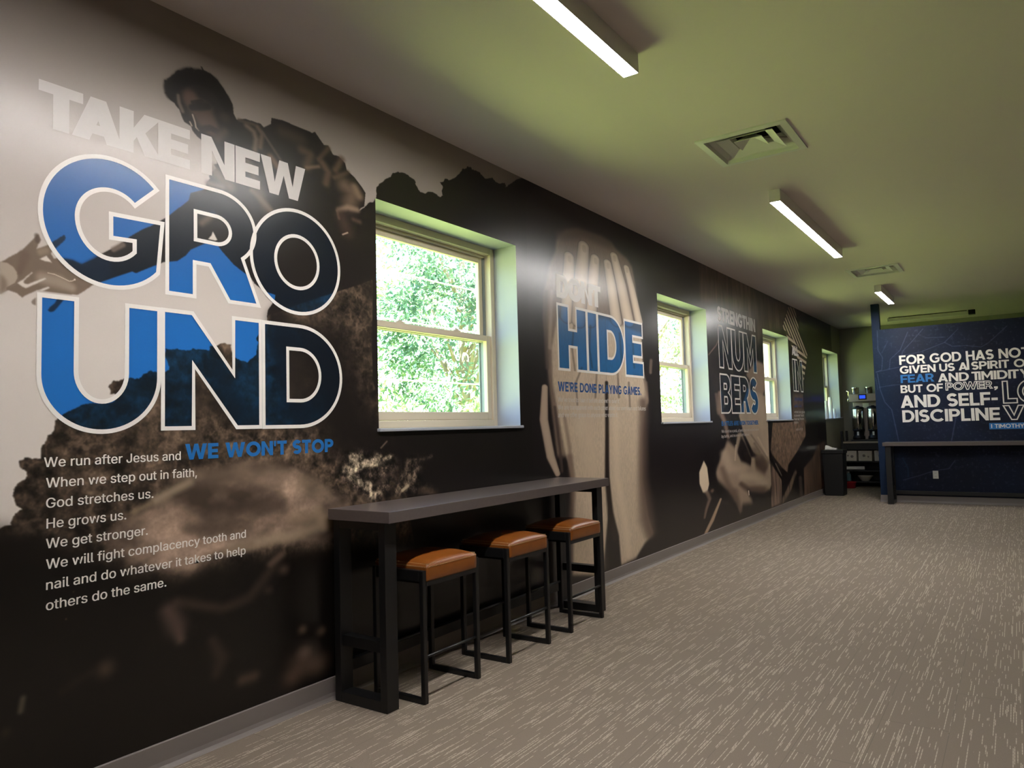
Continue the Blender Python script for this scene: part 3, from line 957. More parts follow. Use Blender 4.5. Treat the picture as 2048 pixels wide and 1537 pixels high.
def paint_partition():
    """dark blue street-map print of the partition; x from 1.0 to 7, in metres"""
    P = Canvas(1.0, 4.2, .004, (24, 32, 60), 41)
    P.a *= (.62 + .75 * P.noise(.4, 5))[..., None]
    mv = np.clip(P.noise(.8, 3) * 2 - .7, 0, 1)[..., None] * np.clip((np.arange(P.h) * P.res)[:, None, None] - 1.7, 0, 1)
    P.a = P.a * (1 - .6 * mv) + np.array([62, 60, 84], np.float32) * .6 * mv
    sp = P.noise(.03, 2)
    P.a += (np.clip(sp - .60, 0, 1) * 110)[..., None]
    bl = np.clip(P.noise(.9, 3) * 1.5 - .45, 0, 1)[..., None]
    yy = (np.arange(P.w) * P.res + 1.0)[None, :, None]
    bl = np.clip(bl * .5 + np.clip(1.55 - yy, 0, .6) * 1.3, 0, .8)
    P.a = P.a * (1 - bl) + np.array([24, 58, 98], np.float32) * bl
    e = crop(1580, 560, 3.269)

    def road(pts, w, col, k=.8):
        T = [P.tex((q[0], q[2])) for q in (hit(*p, 1, YP) for p in e(*pts))]
        for (a, b) in zip(T, T[1:]):
            L = math.hypot(b[0] - a[0], b[1] - a[1]) + 1e-6
            nx, ny = -(b[1] - a[1]) / L * w, (b[0] - a[0]) / L * w
            P.put(P.mask([(a[0] + nx, a[1] + ny), (b[0] + nx, b[1] + ny), (b[0] - nx, b[1] - ny), (a[0] - nx, a[1] - ny)], 1), col, k)
    c = (120, 132, 170)
    for p, w in (([(570, 330), (575, 460), (605, 510), (600, 590), (560, 605)], 1.2), ([(560, 605), (650, 585), (720, 570), (735, 470), (800, 400), (870, 320)], 1.2), ([(650, 585), (655, 520), (720, 460), (770, 340)], 1.2),
                 ([(720, 500), (860, 470), (1010, 410), (1100, 320)], 1.2), ([(1010, 410), (1060, 435), (1150, 430), (1250, 440), (1300, 410), (1420, 300)], 1.2), ([(570, 610), (590, 720), (620, 800), (665, 850), (690, 960), (712, 1060)], 1.6),
                 ([(580, 705), (660, 690), (730, 685)], 1.2), ([(1085, 900), (1070, 980), (1055, 1060)], 1.8), ([(735, 1165), (770, 1230), (775, 1290)], 2.5), ([(740, 1310), (850, 1280), (940, 1250), (1040, 1235), (1080, 1180)], 1.4),
                 ([(880, 380), (1010, 375)], 1.), ([(560, 640), (575, 720)], 1.), ([(600, 480), (640, 400)], .8), ([(1330, 620), (1420, 560)], .8), ([(1500, 1010), (1530, 1000)], 1.)):
        road(p, w, c if w < 2 else (40, 84, 120), .55)
    return P.image('street map print', PART_GAIN)


MURAL_GAIN = 1.04
FAR_GAIN = 1.6
PART_GAIN = .46


def print_mat(name, im, origin, size, axis, rough=.28, spec=.46):
    """printed wall covering: the image stretched over the wall by position"""
    m = bpy.data.materials.new(name)
    m.use_nodes = True
    nt = m.node_tree
    p = nt.nodes['Principled BSDF']
    p.inputs['Roughness'].default_value = rough
    p.inputs['Specular IOR Level'].default_value = spec
    g = nt.nodes.new('ShaderNodeNewGeometry')
    sp = nt.nodes.new('ShaderNodeSeparateXYZ')
    nt.links.new(g.outputs['Position'], sp.inputs[0])
    u = nt.nodes.new('ShaderNodeMapRange')
    u.clamp = False
    u.inputs['From Min'].default_value = origin
    u.inputs['From Max'].default_value = origin + size
    nt.links.new(sp.outputs[axis], u.inputs['Value'])
    v = nt.nodes.new('ShaderNodeMath')
    v.operation = 'DIVIDE'
    v.inputs[1].default_value = H
    nt.links.new(sp.outputs['Z'], v.inputs[0])
    cb = nt.nodes.new('ShaderNodeCombineXYZ')
    nt.links.new(u.outputs[0], cb.inputs[0])
    nt.links.new(v.outputs[0], cb.inputs[1])
    t = nt.nodes.new('ShaderNodeTexImage')
    t.image = im
    t.extension = 'EXTEND'
    nt.links.new(cb.outputs[0], t.inputs[0])
    nt.links.new(t.outputs['Color'], p.inputs['Base Color'])
    # faint orange-peel of the covering
    n = nt.nodes.new('ShaderNodeTexNoise')
    n.inputs['Scale'].default_value = 90.
    n.inputs['Detail'].default_value = 2.
    nt.links.new(g.outputs['Position'], n.inputs['Vector'])
    b = nt.nodes.new('ShaderNodeBump')
    b.inputs['Strength'].default_value = .12
    b.inputs['Distance'].default_value = .0015
    nt.links.new(n.outputs['Fac'], b.inputs['Height'])
    nt.links.new(b.outputs['Normal'], p.inputs['Normal'])
    return m


# ------------------------------------------------------------------ materials
M = {}
M['white_paint'] = mat('white reveal paint', srgb(172, 176, 184), .55, bump=(220., .08))
M['ceiling'] = mat('ceiling paint', srgb(216, 207, 202), .75, bump=(160., .1))
M['olive_paint'] = mat('grey wall paint', srgb(144, 143, 130), .6, bump=(160., .1))
M['base'] = mat('rubber baseboard', srgb(124, 116, 112), .5, noise=(3., .06))
M['vinyl'] = mat('tan window vinyl', srgb(220, 206, 182), .42)
M['dark_vinyl'] = mat('grey screen frame and jamb shade', srgb(138, 146, 150), .5)
M['black_metal'] = mat('black powder coat', srgb(17, 17, 18), .45, noise=(40., .15))
M['stool_metal'] = mat('black stool frame', srgb(16, 16, 17), .4)
M['top'] = mat('charcoal laminate', srgb(92, 83, 81), .28, noise=(55., .12))
M['lamp_white'] = mat('white lamp housing', srgb(225, 222, 216), .4)
M['vent_white'] = mat('white vent enamel', srgb(214, 214, 206), .35)
M['duct'] = mat('dark duct', srgb(30, 30, 28), .7)
M['letter_white'] = mat('white print ink', srgb(232, 226, 220), .36)
M['letter_grey'] = mat('off-white print ink', srgb(206, 199, 194), .36)
M['letter_blue'] = mat('blue print ink', srgb(32, 108, 176), .36)
M['letter_dark_blue'] = mat('deep blue print ink', srgb(34, 84, 146), .36)
M['chrome'] = mat('polished steel', srgb(215, 215, 212), .14, 1.)
M['steel'] = mat('brushed steel', srgb(150, 142, 136), .4, 1., noise=(30., .08))
M['black_plastic'] = mat('black plastic', srgb(13, 13, 14), .5)
M['paper'] = mat('white paper', srgb(226, 224, 220), .8, noise=(9., .05))
M['card'] = mat('white cardboard', srgb(196, 190, 178), .8)
M['cup'] = mat('white foam', srgb(235, 236, 238), .6)
M['red'] = mat('red plastic', srgb(150, 24, 36), .5)
M['teal'] = mat('blue grey plastic', srgb(90, 120, 130), .5)
M['plate'] = mat('ivory plastic', srgb(215, 212, 205), .4)
M['slot'] = mat('dark slot', srgb(40, 38, 36), .6)
M['tan_edge'] = mat('tan counter laminate', srgb(170, 158, 138), .4)
M['brick'] = None


def leather():
    m = mat('tan leather', srgb(132, 74, 24), .36, spec=.5, noise=(26., .16), bump=(420., .25))
    return m


M['leather'] = leather()
M['thread'] = mat('cream thread', srgb(196, 164, 122), .6)


def carpet():
    m = bpy.data.materials.new('loop carpet')
    m.use_nodes = True
    nt = m.node_tree
    N, L = nt.nodes, nt.links
    p = N['Principled BSDF']
    p.inputs['Roughness'].default_value = .95
    p.inputs['Specular IOR Level'].default_value = .15
    g = N.new('ShaderNodeNewGeometry')
    sx = N.new('ShaderNodeSeparateXYZ')
    L.new(g.outputs['Position'], sx.inputs[0])

    def math_(op, a, b=None, c=None):
        n = N.new('ShaderNodeMath')
        n.operation = op
        for i, v in enumerate((a, b, c)):
            if v is None:
                continue
            if isinstance(v, (int, float)):
                n.inputs[i].default_value = v
            else:
                L.new(v, n.inputs[i])
        return n.outputs[0]
    X, Y = sx.outputs['X'], sx.outputs['Y']
    col = math_('FLOOR', math_('DIVIDE', X, .0048))                     # one yarn row
    # quarter-metre planks shift the dash pattern
    plank = math_('FLOOR', math_('DIVIDE', X, .25))
    tile = math_('FLOOR', math_('DIVIDE', math_('ADD', Y, math_('MULTIPLY', math_('MODULO', plank, 2.), .5)), 1.0))
    wn_ = N.new('ShaderNodeTexWhiteNoise')
    wn_.noise_dimensions = '1D'
    L.new(col, wn_.inputs['W'])
    cb = N.new('ShaderNodeCombineXYZ')
    L.new(math_('MULTIPLY', wn_.outputs['Value'], 311.), cb.inputs[0])
    L.new(math_('MULTIPLY', Y, 5.), cb.inputs[1])
    L.new(math_('ADD', math_('MULTIPLY', tile, 5.3), math_('MULTIPLY', plank, 1.7)), cb.inputs[2])
    n1 = N.new('ShaderNodeTexNoise')
    n1.inputs['Scale'].default_value = 1.
    n1.inputs['Detail'].default_value = 1.5
    L.new(cb.outputs[0], n1.inputs['Vector'])
    # density varies from row to row
    cb2 = N.new('ShaderNodeCombineXYZ')
    L.new(math_('MULTIPLY', wn_.outputs['Value'], 173.), cb2.inputs[0])
    L.new(math_('MULTIPLY', Y, .45), cb2.inputs[1])
    n2 = N.new('ShaderNodeTexNoise')
    n2.inputs['Scale'].default_value = 1.
    L.new(cb2.outputs[0], n2.inputs['Vector'])
    lev = math_('ADD', n1.outputs['Fac'], math_('MULTIPLY', math_('SUBTRACT', n2.outputs['Fac'], .5), .7))
    dash = N.new('ShaderNodeMapRange')
    dash.inputs['From Min'].default_value = .60
    dash.inputs['From Max'].default_value = .625
    L.new(lev, dash.inputs['Value'])
    # the loops break each dash into short stitches
    br = math_('GREATER_THAN', math_('FRACT', math_('ADD', math_('DIVIDE', Y, .034), math_('MULTIPLY', col, .37))), .12)
    inrow = math_('GREATER_THAN', math_('FRACT', math_('DIVIDE', X, .0048)), .30)
    d = math_('MULTIPLY', math_('MULTIPLY', dash.outputs[0], br), inrow)
    base = N.new('ShaderNodeTexNoise')
    base.inputs['Scale'].default_value = 260.
    base.inputs['Detail'].default_value = 3.
    L.new(g.outputs['Position'], base.inputs['Vector'])
    mx = N.new('ShaderNodeMix')
    mx.data_type = 'RGBA'
    mx.inputs['A'].default_value = srgb(120, 108, 96)
    mx.inputs['B'].default_value = srgb(138, 126, 113)
    L.new(base.outputs['Fac'], mx.inputs['Factor'])
    # seams between planks
    seam = math_('LESS_THAN', math_('FRACT', math_('DIVIDE', X, .25)), .008)
    seam2 = math_('LESS_THAN', math_('FRACT', math_('ADD', Y, math_('MULTIPLY', math_('MODULO', plank, 2.), .5))), .003)
    mx3 = N.new('ShaderNodeMix')
    mx3.data_type = 'RGBA'
    mx3.inputs['B'].default_value = srgb(98, 90, 82)
    L.new(mx.outputs['Result'], mx3.inputs['A'])
    L.new(math_('MULTIPLY', math_('MAXIMUM', seam, seam2), .6), mx3.inputs['Factor'])
    mx2 = N.new('ShaderNodeMix')
    mx2.data_type = 'RGBA'
    mx2.inputs['B'].default_value = srgb(186, 173, 155)
    L.new(mx3.outputs['Result'], mx2.inputs['A'])
    L.new(math_('MULTIPLY', d, .85), mx2.inputs['Factor'])
    L.new(mx2.outputs['Result'], p.inputs['Base Color'])
    b = N.new('ShaderNodeBump')
    b.inputs['Strength'].default_value = .35
    b.inputs['Distance'].default_value = .003
    L.new(math_('ADD', base.outputs['Fac'], math_('MULTIPLY', d, .5)), b.inputs['Height'])
    L.new(b.outputs['Normal'], p.inputs['Normal'])
    return m


def brick():
    m = bpy.data.materials.new('pale brick')
    m.use_nodes = True
    nt = m.node_tree
    p = nt.nodes['Principled BSDF']
    p.inputs['Roughness'].default_value = .85
    tc = nt.nodes.new('ShaderNodeTexCoord')
    mp = nt.nodes.new('ShaderNodeMapping')
    mp.inputs['Rotation'].default_value = (PI / 2, 0, 0)
    nt.links.new(tc.outputs['Object'], mp.inputs[0])
    b = nt.nodes.new('ShaderNodeTexBrick')
    b.inputs['Scale'].default_value = 4.6
    b.inputs['Color1'].default_value = srgb(196, 182, 160)
    b.inputs['Color2'].default_value = srgb(170, 152, 130)
    b.inputs['Mortar'].default_value = srgb(208, 204, 196)
    nt.links.new(mp.outputs[0], b.inputs['Vector'])
    nt.links.new(b.outputs['Color'], p.inputs['Base Color'])
    return m


def glass():
    m = bpy.data.materials.new('window glass')
    m.use_nodes = True
    nt = m.node_tree
    nt.nodes.clear()
    o = nt.nodes.new('ShaderNodeOutputMaterial')
    t = nt.nodes.new('ShaderNodeBsdfTransparent')
    t.inputs[0].default_value = (.93, .97, .95, 1)
    g = nt.nodes.new('ShaderNodeBsdfGlossy')
    g.inputs['Roughness'].default_value = .02
    lw = nt.nodes.new('ShaderNodeLayerWeight')
    lw.inputs[0].default_value = .5
    pw = nt.nodes.new('ShaderNodeMath')
    pw.operation = 'POWER'
    pw.inputs[1].default_value = 4.
    nt.links.new(lw.outputs['Facing'], pw.inputs[0])
    f = nt.nodes.new('ShaderNodeMapRange')
    f.inputs['To Min'].default_value = .035
    f.inputs['To Max'].default_value = .6
    nt.links.new(pw.outputs[0], f.inputs['Value'])
    x = nt.nodes.new('ShaderNodeMixShader')
    nt.links.new(f.outputs[0], x.inputs[0])
    nt.links.new(t.outputs[0], x.inputs[1])
    nt.links.new(g.outputs[0], x.inputs[2])
    nt.links.new(x.outputs[0], o.inputs[0])
    return m


def emit(name, col, s):
    m = bpy.data.materials.new(name)
    m.use_nodes = True
    p = m.node_tree.nodes['Principled BSDF']
    p.inputs['Base Color'].default_value = col
    p.inputs['Emission Color'].default_value = col
    p.inputs['Emission Strength'].default_value = s
    return m


M['brick'] = brick()
M['glass'] = glass()
M['carpet'] = carpet()
M['led'] = emit('lit diffuser', (.985, .95, .93, 1), LAMP_STRENGTH)
M['screen'] = emit('blue display', (.02, .07, .9, 1), .8)
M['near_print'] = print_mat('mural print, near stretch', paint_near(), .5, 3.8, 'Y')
M['far_print'] = print_mat('mural print, far stretch', paint_far(), 4.3, 11.3, 'Y')
M['map_print'] = print_mat('blue street map print', paint_partition(), 1.0, 3.2, 'X', .6, .25)

# ------------------------------------------------------------------ the room
struct(box_obj('floor', (-WT, XR + .2, YR - .2, YB + .2, -.12, 0.), M['carpet']), 'beige grey carpet with pale broken dashes running along the room', 'floor')


def cells(x_breaks, y_breaks, skip, z0, z1):
    bm = bmesh.new()
    for x0, x1 in zip(x_breaks, x_breaks[1:]):
        for y0, y1 in zip(y_breaks, y_breaks[1:]):
            if not skip((x0 + x1) / 2, (y0 + y1) / 2):
                add_box(bm, x0, x1, y0, y1, z0, z1)
    return bm


VENTS = [(1.50, 4.665), (1.49, 9.66)]
VH = .245
vx = sorted({-WT, XR + .2} | {c[0] + s * VH for c in VENTS for s in (-1, 1)})
vy = sorted({YR - .2, YB + .2} | {c[1] + s * VH for c in VENTS for s in (-1, 1)})
bm = cells(vx, vy, lambda x, y: any(abs(x - c[0]) < VH and abs(y - c[1]) < VH for c in VENTS), H, H + .3)
bmesh.ops.remove_doubles(bm, verts=bm.verts[:], dist=1e-5)
struct(obj('ceiling', bm, M['ceiling']), 'off white painted ceiling above the whole room', 'ceiling')

# window wall: printed face, painted reveals, brick outside
bm = bmesh.new()


def quad(vs, mi):
    f = bm.faces.new([bm.verts.new(v) for v in vs])
    f.material_index = mi


ys = sorted({YR - .2, 4.3, YB + .2} | {y for w in WINS for y in w})
for y0, y1 in zip(ys, ys[1:]):
    mi = 0 if y1 <= 4.31 else 1
    isw = any(abs(y0 - w[0]) < .01 for w in WINS)
    for z0, z1 in ([(0, WZ0), (WZ1, H)] if isw else [(0, H)]):
        quad([(0, y0, z0), (0, y1, z0), (0, y1, z1), (0, y0, z1)], mi)
        quad([(-WT, y0, z0), (-WT, y0, z1), (-WT, y1, z1), (-WT, y1, z0)], 3)
for y0, y1 in WINS:
    quad([(0, y0, WZ0), (-WT, y0, WZ0), (-WT, y1, WZ0), (0, y1, WZ0)], 2)
    quad([(0, y0, WZ1), (0, y1, WZ1), (-WT, y1, WZ1), (-WT, y0, WZ1)], 2)
    quad([(0, y0, WZ0), (0, y0, WZ1), (-WT, y0, WZ1), (-WT, y0, WZ0)], 2)
    quad([(0, y1, WZ0), (-WT, y1, WZ0), (-WT, y1, WZ1), (0, y1, WZ1)], 2)
quad([(0, YR - .2, 0), (0, YR - .2, H), (-WT, YR - .2, H), (-WT, YR - .2, 0)], 3)
quad([(0, YB + .2, 0), (-WT, YB + .2, 0), (-WT, YB + .2, H), (0, YB + .2, H)], 3)
quad([(0, YR - .2, H), (0, YB + .2, H), (-WT, YB + .2, H), (-WT, YR - .2, H)], 3)
quad([(0, YR - .2, 0), (-WT, YR - .2, 0), (-WT, YB + .2, 0), (0, YB + .2, 0)], 3)
me = bpy.data.meshes.new('wall_left')
bmesh.ops.remove_doubles(bm, verts=bm.verts[:], dist=1e-5)
bm.to_mesh(me)
bm.free()
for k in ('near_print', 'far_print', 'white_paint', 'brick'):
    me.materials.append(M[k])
WALL = bpy.data.objects.new('wall_left', me)
COL.objects.link(WALL)
struct(WALL, 'long window wall covered by dark brown photo murals with white and blue lettering', 'wall')

struct(box_obj('wall_back', (-WT, XR + .2, YB, YB + .2, 0, H), M['olive_paint']), 'grey painted end wall behind the coffee station', 'wall')
struct(box_obj('wall_right', (XR, XR + .2, YR, YB, 0, H), M['olive_paint']), 'plain grey wall on the side away from the windows', 'wall')
struct(box_obj('wall_rear', (-.0, XR + .2, YR - .2, YR, 0, H), M['olive_paint']), 'plain grey wall behind the viewer', 'wall')
PX0, PX1, PTH = 1.01, 5.6, .12
struct(box_obj('wall_partition', (PX0 + .11, PX1, YP, YP + PTH, 0, 2.648), M['map_print']), 'free standing dark blue partition wall printed with a street map and white lettering', 'wall')
PART = bpy.data.objects['wall_partition']
struct(box_obj('pillar', (PX0, PX0 + .11, YP, YP + PTH, 0, H), M['map_print']), 'dark blue post rising to the ceiling at the end of the partition', 'post')


def baseboard(name, a, b, nrm, label):
    """cove base from a to b, thickness towards nrm"""
    prof = [(0, 0), (.026, 0), (.020, .004), (.011, .014), (.007, .03), (.006, BB - .004), (.003, BB), (0, BB)]
    bm = bmesh.new()
    rings = [[bm.verts.new((p[0] + nrm[0] * t, p[1] + nrm[1] * t, z)) for t, z in prof] for p in (a, b)]
    n = len(prof)
    for k in range(n):
        bm.faces.new((rings[0][k], rings[0][(k + 1) % n], rings[1][(k + 1) % n], rings[1][k]))
    bm.faces.new(rings[0])
    bm.faces.new(rings[1])
    return struct(obj(name, bm, M['base']), label, 'baseboard')


baseboard('baseboard_left', (0, YR), (0, YB), (1, 0), 'taupe rubber baseboard along the mural wall')
baseboard('baseboard_back', (0, YB), (XR, YB), (0, -1), 'taupe rubber baseboard along the end wall')
baseboard('baseboard_right', (XR, YR), (XR, YB), (-1, 0), 'taupe rubber baseboard along the plain side wall')
baseboard('baseboard_partition', (PX0 - .006, YP), (PX1, YP), (0, -1), 'taupe rubber baseboard along the foot of the blue partition')
baseboard('baseboard_pillar', (PX0, YP - .006), (PX0, YP + PTH), (-1, 0), 'short taupe baseboard on the end of the blue partition post')


# ------------------------------------------------------------------ windows
def frame_bm(x0, x1, y0, y1, z0, z1, side, top, bot):
    bm = bmesh.new()
    add_box(bm, x0, x1, y0, y0 + side, z0, z1)
    add_box(bm, x0, x1, y1 - side, y1, z0, z1)
    add_box(bm, x0, x1, y0 + side, y1 - side, z1 - top, z1)
    add_box(bm, x0, x1, y0 + side, y1 - side, z0, z0 + bot)
    return bm


def window(i, y0, y1, label):
    zm = 1.905
    zb = WZ0 + .018
    bm = frame_bm(-.292, -.190, y0, y1, zb, WZ1, .045, .045, .045)
    # inner stops stepping back
    add_box(bm, -.292, -.232, y0 + .062, y1 - .062, WZ1 - .062, WZ1 - .045)
    w = struct(obj('window_%d' % i, bm, M['vinyl'], None, .004), label, 'window')
    for s in ((y0 + .045, y0 + .062), (y1 - .062, y1 - .045)):
        bm = bmesh.new()
        add_box(bm, -.292, -.240, s[0], s[1], zb + .045, WZ1 - .062)
        obj('jamb_track', bm, M['dark_vinyl'], w)  # shading of the jamb liner put into its grey-blue colour
    a, b = y0 + .047, y1 - .047
    us = obj('upper_sash', frame_bm(-.280, -.250, a + .016, b - .016, zm - .02, WZ1 - .063, .040, .040, .038), M['vinyl'], w, .004)
    box_obj('pane', (-.267, -.263, a + .052, b - .052, zm + .014, WZ1 - .099), M['glass'], us)
    ls = obj('lower_sash', frame_bm(-.236, -.204, a, b, zb + .046, zm + .022, .042, .040, .052), M['vinyl'], w, .004)
    box_obj('pane', (-.222, -.218, a + .038, b - .038, zb + .094, zm - .014), M['glass'], ls)
    bm = bmesh.new()
    for yc in (y0 + (y1 - y0) * .3, y0 + (y1 - y0) * .7):
        add_box(bm, -.232, -.210, yc - .035, yc + .035, zm + .022, zm + .032)
        add_box(bm, -.226, -.214, yc - .01, yc + .02, zm + .032, zm + .042)
    obj('lock', bm, M['vinyl'], ls, .002)
    obj('screen_frame', frame_bm(-.2905, -.283, a + .004, b - .004, zb + .050, zm, .022, .022, .022), M['dark_vinyl'], w)
    s = box_obj('sill', (-.190, .022, y0 - .012, y1 + .012, WZ0, WZ0 + .018), M['white_paint'], w, .004)
    s['label'] = 'white window sill board'
    return w


window(1, *WINS[0], 'tan sash window beside the word GROUND, trees outside')
window(2, *WINS[1], 'tan sash window between the hands picture and the word NUMBERS')
window(3, *WINS[2], 'tan sash window just past the word NUMBERS')
window(4, *WINS[3], 'tan sash window by the coffee station with cups on its sill')

# ------------------------------------------------------------------ lettering on the mural
OUT = .0012


def solid(text, t, x0, x1, z0, z1, m, label, plane='L', off=OUT, track=.03, kern=None, parent=None):
    geo = [curve_mesh(cs) for cs in layout(text, t, x0, x1, z0, z1, track, kern)]
    return flat('lettering', geo, m, parent or WALL, plane, off, label)


def outlined(letters, w, m, label, plane='L', off=OUT, parent=None):
    return flat('lettering', [ribbon(c, w) for cs in letters for c in cs], m, parent or WALL, plane, off, label)


def running(lines, m, label, plane='L', off=OUT, toff=.010, parent=None):
    return flat('lettering', [typed(t, x0, x1, z, cap, toff) for t, x0, x1, z, cap in lines], m, parent or WALL, plane, off, label)


solid('TAKE', .27, 1.146, 1.724, 2.400, 2.568, M['letter_grey'], 'off-white words TAKE NEW', track=-.05, kern={0: -.14, 1: -.02, 2: -.03})
solid('NEW', .27, 1.776, 2.330, 2.402, 2.572, M['letter_grey'], 'off-white words TAKE NEW', track=.02)
outlined(list(GROUND.values()), .0165, M['letter_white'], 'white outline of the big blue word GROUND')
solid("WE WON'T STOP", .25, 1.703, 2.488, 1.187, 1.251, M['letter_blue'], "blue words WE WON'T STOP", track=.06)
running([('We run after Jesus and', 1.177, 1.684, 1.188, .034), ('When we step out in faith,', 1.184, 1.755, 1.116, .034), ('God stretches us.', 1.185, 1.570, 1.046, .034),
         ('He grows us.', 1.187, 1.464, .975, .034), ('We get stronger.', 1.186, 1.548, .906, .034), ('We will fight complacency tooth and', 1.187, 1.986, .835, .034),
         ('nail and do whatever it takes to help', 1.188, 1.984, .764, .034), ('others do the same.', 1.188, 1.623, .694, .034)], M['letter_white'], 'white paragraph under the word GROUND')

solid("DON'T", .29, 4.685, 5.400, 2.255, 2.434, M['letter_white'], "off-white word DON'T", track=-.06, kern={2: -.02, 3: -.10})
outlined(HIDE, .020, M['letter_white'], 'white outline of the blue word HIDE')
solid("WE'RE DONE PLAYING GAMES.", .22, 4.668, 6.130, 1.545, 1.618, M['letter_dark_blue'], "blue line WE'RE DONE PLAYING GAMES", track=.09)
running([("We've tried to fake it before and we're over it.", 4.660, 5.685, 1.466, .036), ('We are transparent with each other about our own fears and failures', 4.657, 6.215, 1.408, .036),
         ('and we offer grace to anyone who wants it.', 4.654, 5.640, 1.350, .036)], M['letter_grey'], 'small white lines under the word HIDE')

solid('STRENGTH IN', .25, 8.304, 9.795, 2.462, 2.634, M['letter_grey'], 'off-white words STRENGTH IN', track=.03, kern={7: -.14, 8: -.14})
outlined(NUM + BERS, .019, M['letter_white'], 'white outline of the word NUMBERS broken over two lines')
solid('BATTLES ARE WON TOGETHER.', .24, 8.290, 9.752, 1.238, 1.292, M['letter_blue'], 'blue line BATTLES ARE WON TOGETHER', track=.06)
running([('We stand as a pack, a family that will not be broken', 8.280, 9.745, 1.160, .032), ('by battle, and no one is left behind', 8.272, 9.314, 1.103, .032)], M['letter_grey'], 'small white lines under the word NUMBERS')
solid('ALL', .26, 11.685, 12.100, 2.287, 2.440, M['letter_grey'], 'off-white word ALL', track=-.06)
outlined(ALLIN, .019, M['letter_white'], 'white outline of the word IN')
running([('all we have', 11.69, 12.205, 1.580, .062), ('all in', 11.67, 12.12, 1.480, .050)], M['letter_dark_blue'], 'two blurred blue lines under the word IN')
running([('what we give', 11.65, 12.32, 1.392, .036), ('is never held', 11.64, 12.24, 1.338, .036), ('back from', 11.63, 12.24, 1.284, .036), ('him', 11.62, 11.86, 1.230, .036), ('all of it', 11.71, 12.13, 1.124, .036)],
        M['letter_grey'], 'small blurred white lines near the fourth window')

# ------------------------------------------------------------------ lettering on the partition


def psolid(text, t, x0, x1, z0, z1, m, label, **k):
    return solid(text, t, x0, x1, z0, z1, m, label, plane='P', parent=PART, **k)


W_ = M['letter_white']
psolid('FOR GOD HAS NOT', .215, 1.366, 2.995, 2.082, 2.222, W_, 'white line FOR GOD HAS NOT', track=.05)
flat('lettering', [([(2.236, 1.948, 0), (2.266, 1.948, 0), (2.266, 2.10, 0), (2.236, 2.10, 0)], [(0, 1, 2, 3)])], W_, PART, 'P', OUT, 'long stem of the letter H')
psolid('GIVEN US A SPIRIT OF', .215, 1.366, 3.020, 1.945, 2.060, W_, 'white line GIVEN US A SPIRIT OF', track=.05, kern={5: -.06, 8: -.06, 10: -.06})
psolid('FEAR', .215, 1.369, 1.815, 1.803, 1.926, M['letter_blue'], 'blue word FEAR', track=.03)
psolid('AND TIMIDITY', .215, 1.862, 2.980, 1.790, 1.915, W_, 'white words AND TIMIDITY', track=.06, kern={2: -.1, 3: -.12, 4: -.22, 9: -.12})
psolid('BUT OF', .215, 1.362, 1.920, 1.650, 1.768, W_, 'white words BUT OF', track=.04)
outlined(layout('POWER', .19, 1.957, 2.530, 1.664, 1.772, .05), .011, W_, 'white outlined word POWER', 'P', parent=PART)
psolid(',', .26, 2.545, 2.590, 1.660, 1.770, W_, 'white comma after POWER')
psolid('AND SELF-', .22, 1.352, 2.585, 1.425, 1.612, W_, 'white words AND SELF-', track=.06)
psolid('DISCIPLINE', .22, 1.364, 2.600, 1.206, 1.388, W_, 'white word DISCIPLINE', track=.06)
LOVE = layout('LO', .22, 2.652, 3.10, 1.445, 1.755, .05) + layout('VE', .22, 2.645, 3.08, 1.210, 1.408, .05)
outlined(LOVE, .016, W_, 'white outlined word LOVE broken over two lines', 'P', parent=PART)
flat('caption_bar', [([(2.463, 1.077, 0), (3.06, 1.077, 0), (3.06, 1.166, 0), (2.463, 1.166, 0)], [(0, 1, 2, 3)])], M['letter_blue'], PART, 'P', OUT, 'blue bar behind the verse reference')
psolid('I TIMOTHY 2', .18, 2.486, 2.925, 1.094, 1.150, W_, 'white verse reference on the blue bar', off=OUT * 2, track=.09)


# ------------------------------------------------------------------ ceiling lamps and vents
def lamp(y0, y1, label, x0=1.325, x1=1.405):
    t = thing('linear_lamp', label, 'ceiling light', ((x0 + x1) / 2, (y0 + y1) / 2, H), group='linear ceiling lamps')
    w, l = (x1 - x0) / 2, (y1 - y0) / 2
    bm = bmesh.new()
    add_box(bm, -w, w, -l, l, -.080, 0)
    for q in ((-w, -w + .003, -l, l), (w - .003, w, -l, l), (-w + .003, w - .003, -l, -l + .003), (-w + .003, w - .003, l - .003, l)):
        add_box(bm, *q, -.097, -.080)
    obj('housing', bm, M['lamp_white'], t)
    bm = bmesh.new()
    add_box(bm, -w + .0035, w - .0035, -l + .0035, l - .0035, -.0955, -.0805)
    obj('diffuser', bm, M['led'], t)['label'] = 'glowing white diffuser'
    return t


lamp(.72, 3.162, 'lit white linear lamp nearest the viewer, running out of the picture top')
lamp(5.700, 8.120, 'lit white linear lamp in the middle, between the two ceiling vents')
lamp(10.740, 12.000, 'short lit white linear lamp farthest away, before the blue partition')

t = thing('ceiling_bar', 'unlit slim pale bar fixed to the ceiling behind the blue partition', 'ceiling fixture', (1.62, 14.44, H))
box_obj('housing', (-.62, .60, -.05, .05, -.075, -.014), M['lamp_white'], t, .004)
box_obj('shadow_gap', (-.60, .58, -.03, .03, -.014, 0), M['black_plastic'], t)  # black strip standing in for the shadow line above the bar
e_ = box_obj('end_cap', (.602, .70, -.06, .06, -.075, 0), M['black_plastic'], t, .004)
e_['label'] = 'dark end cap'


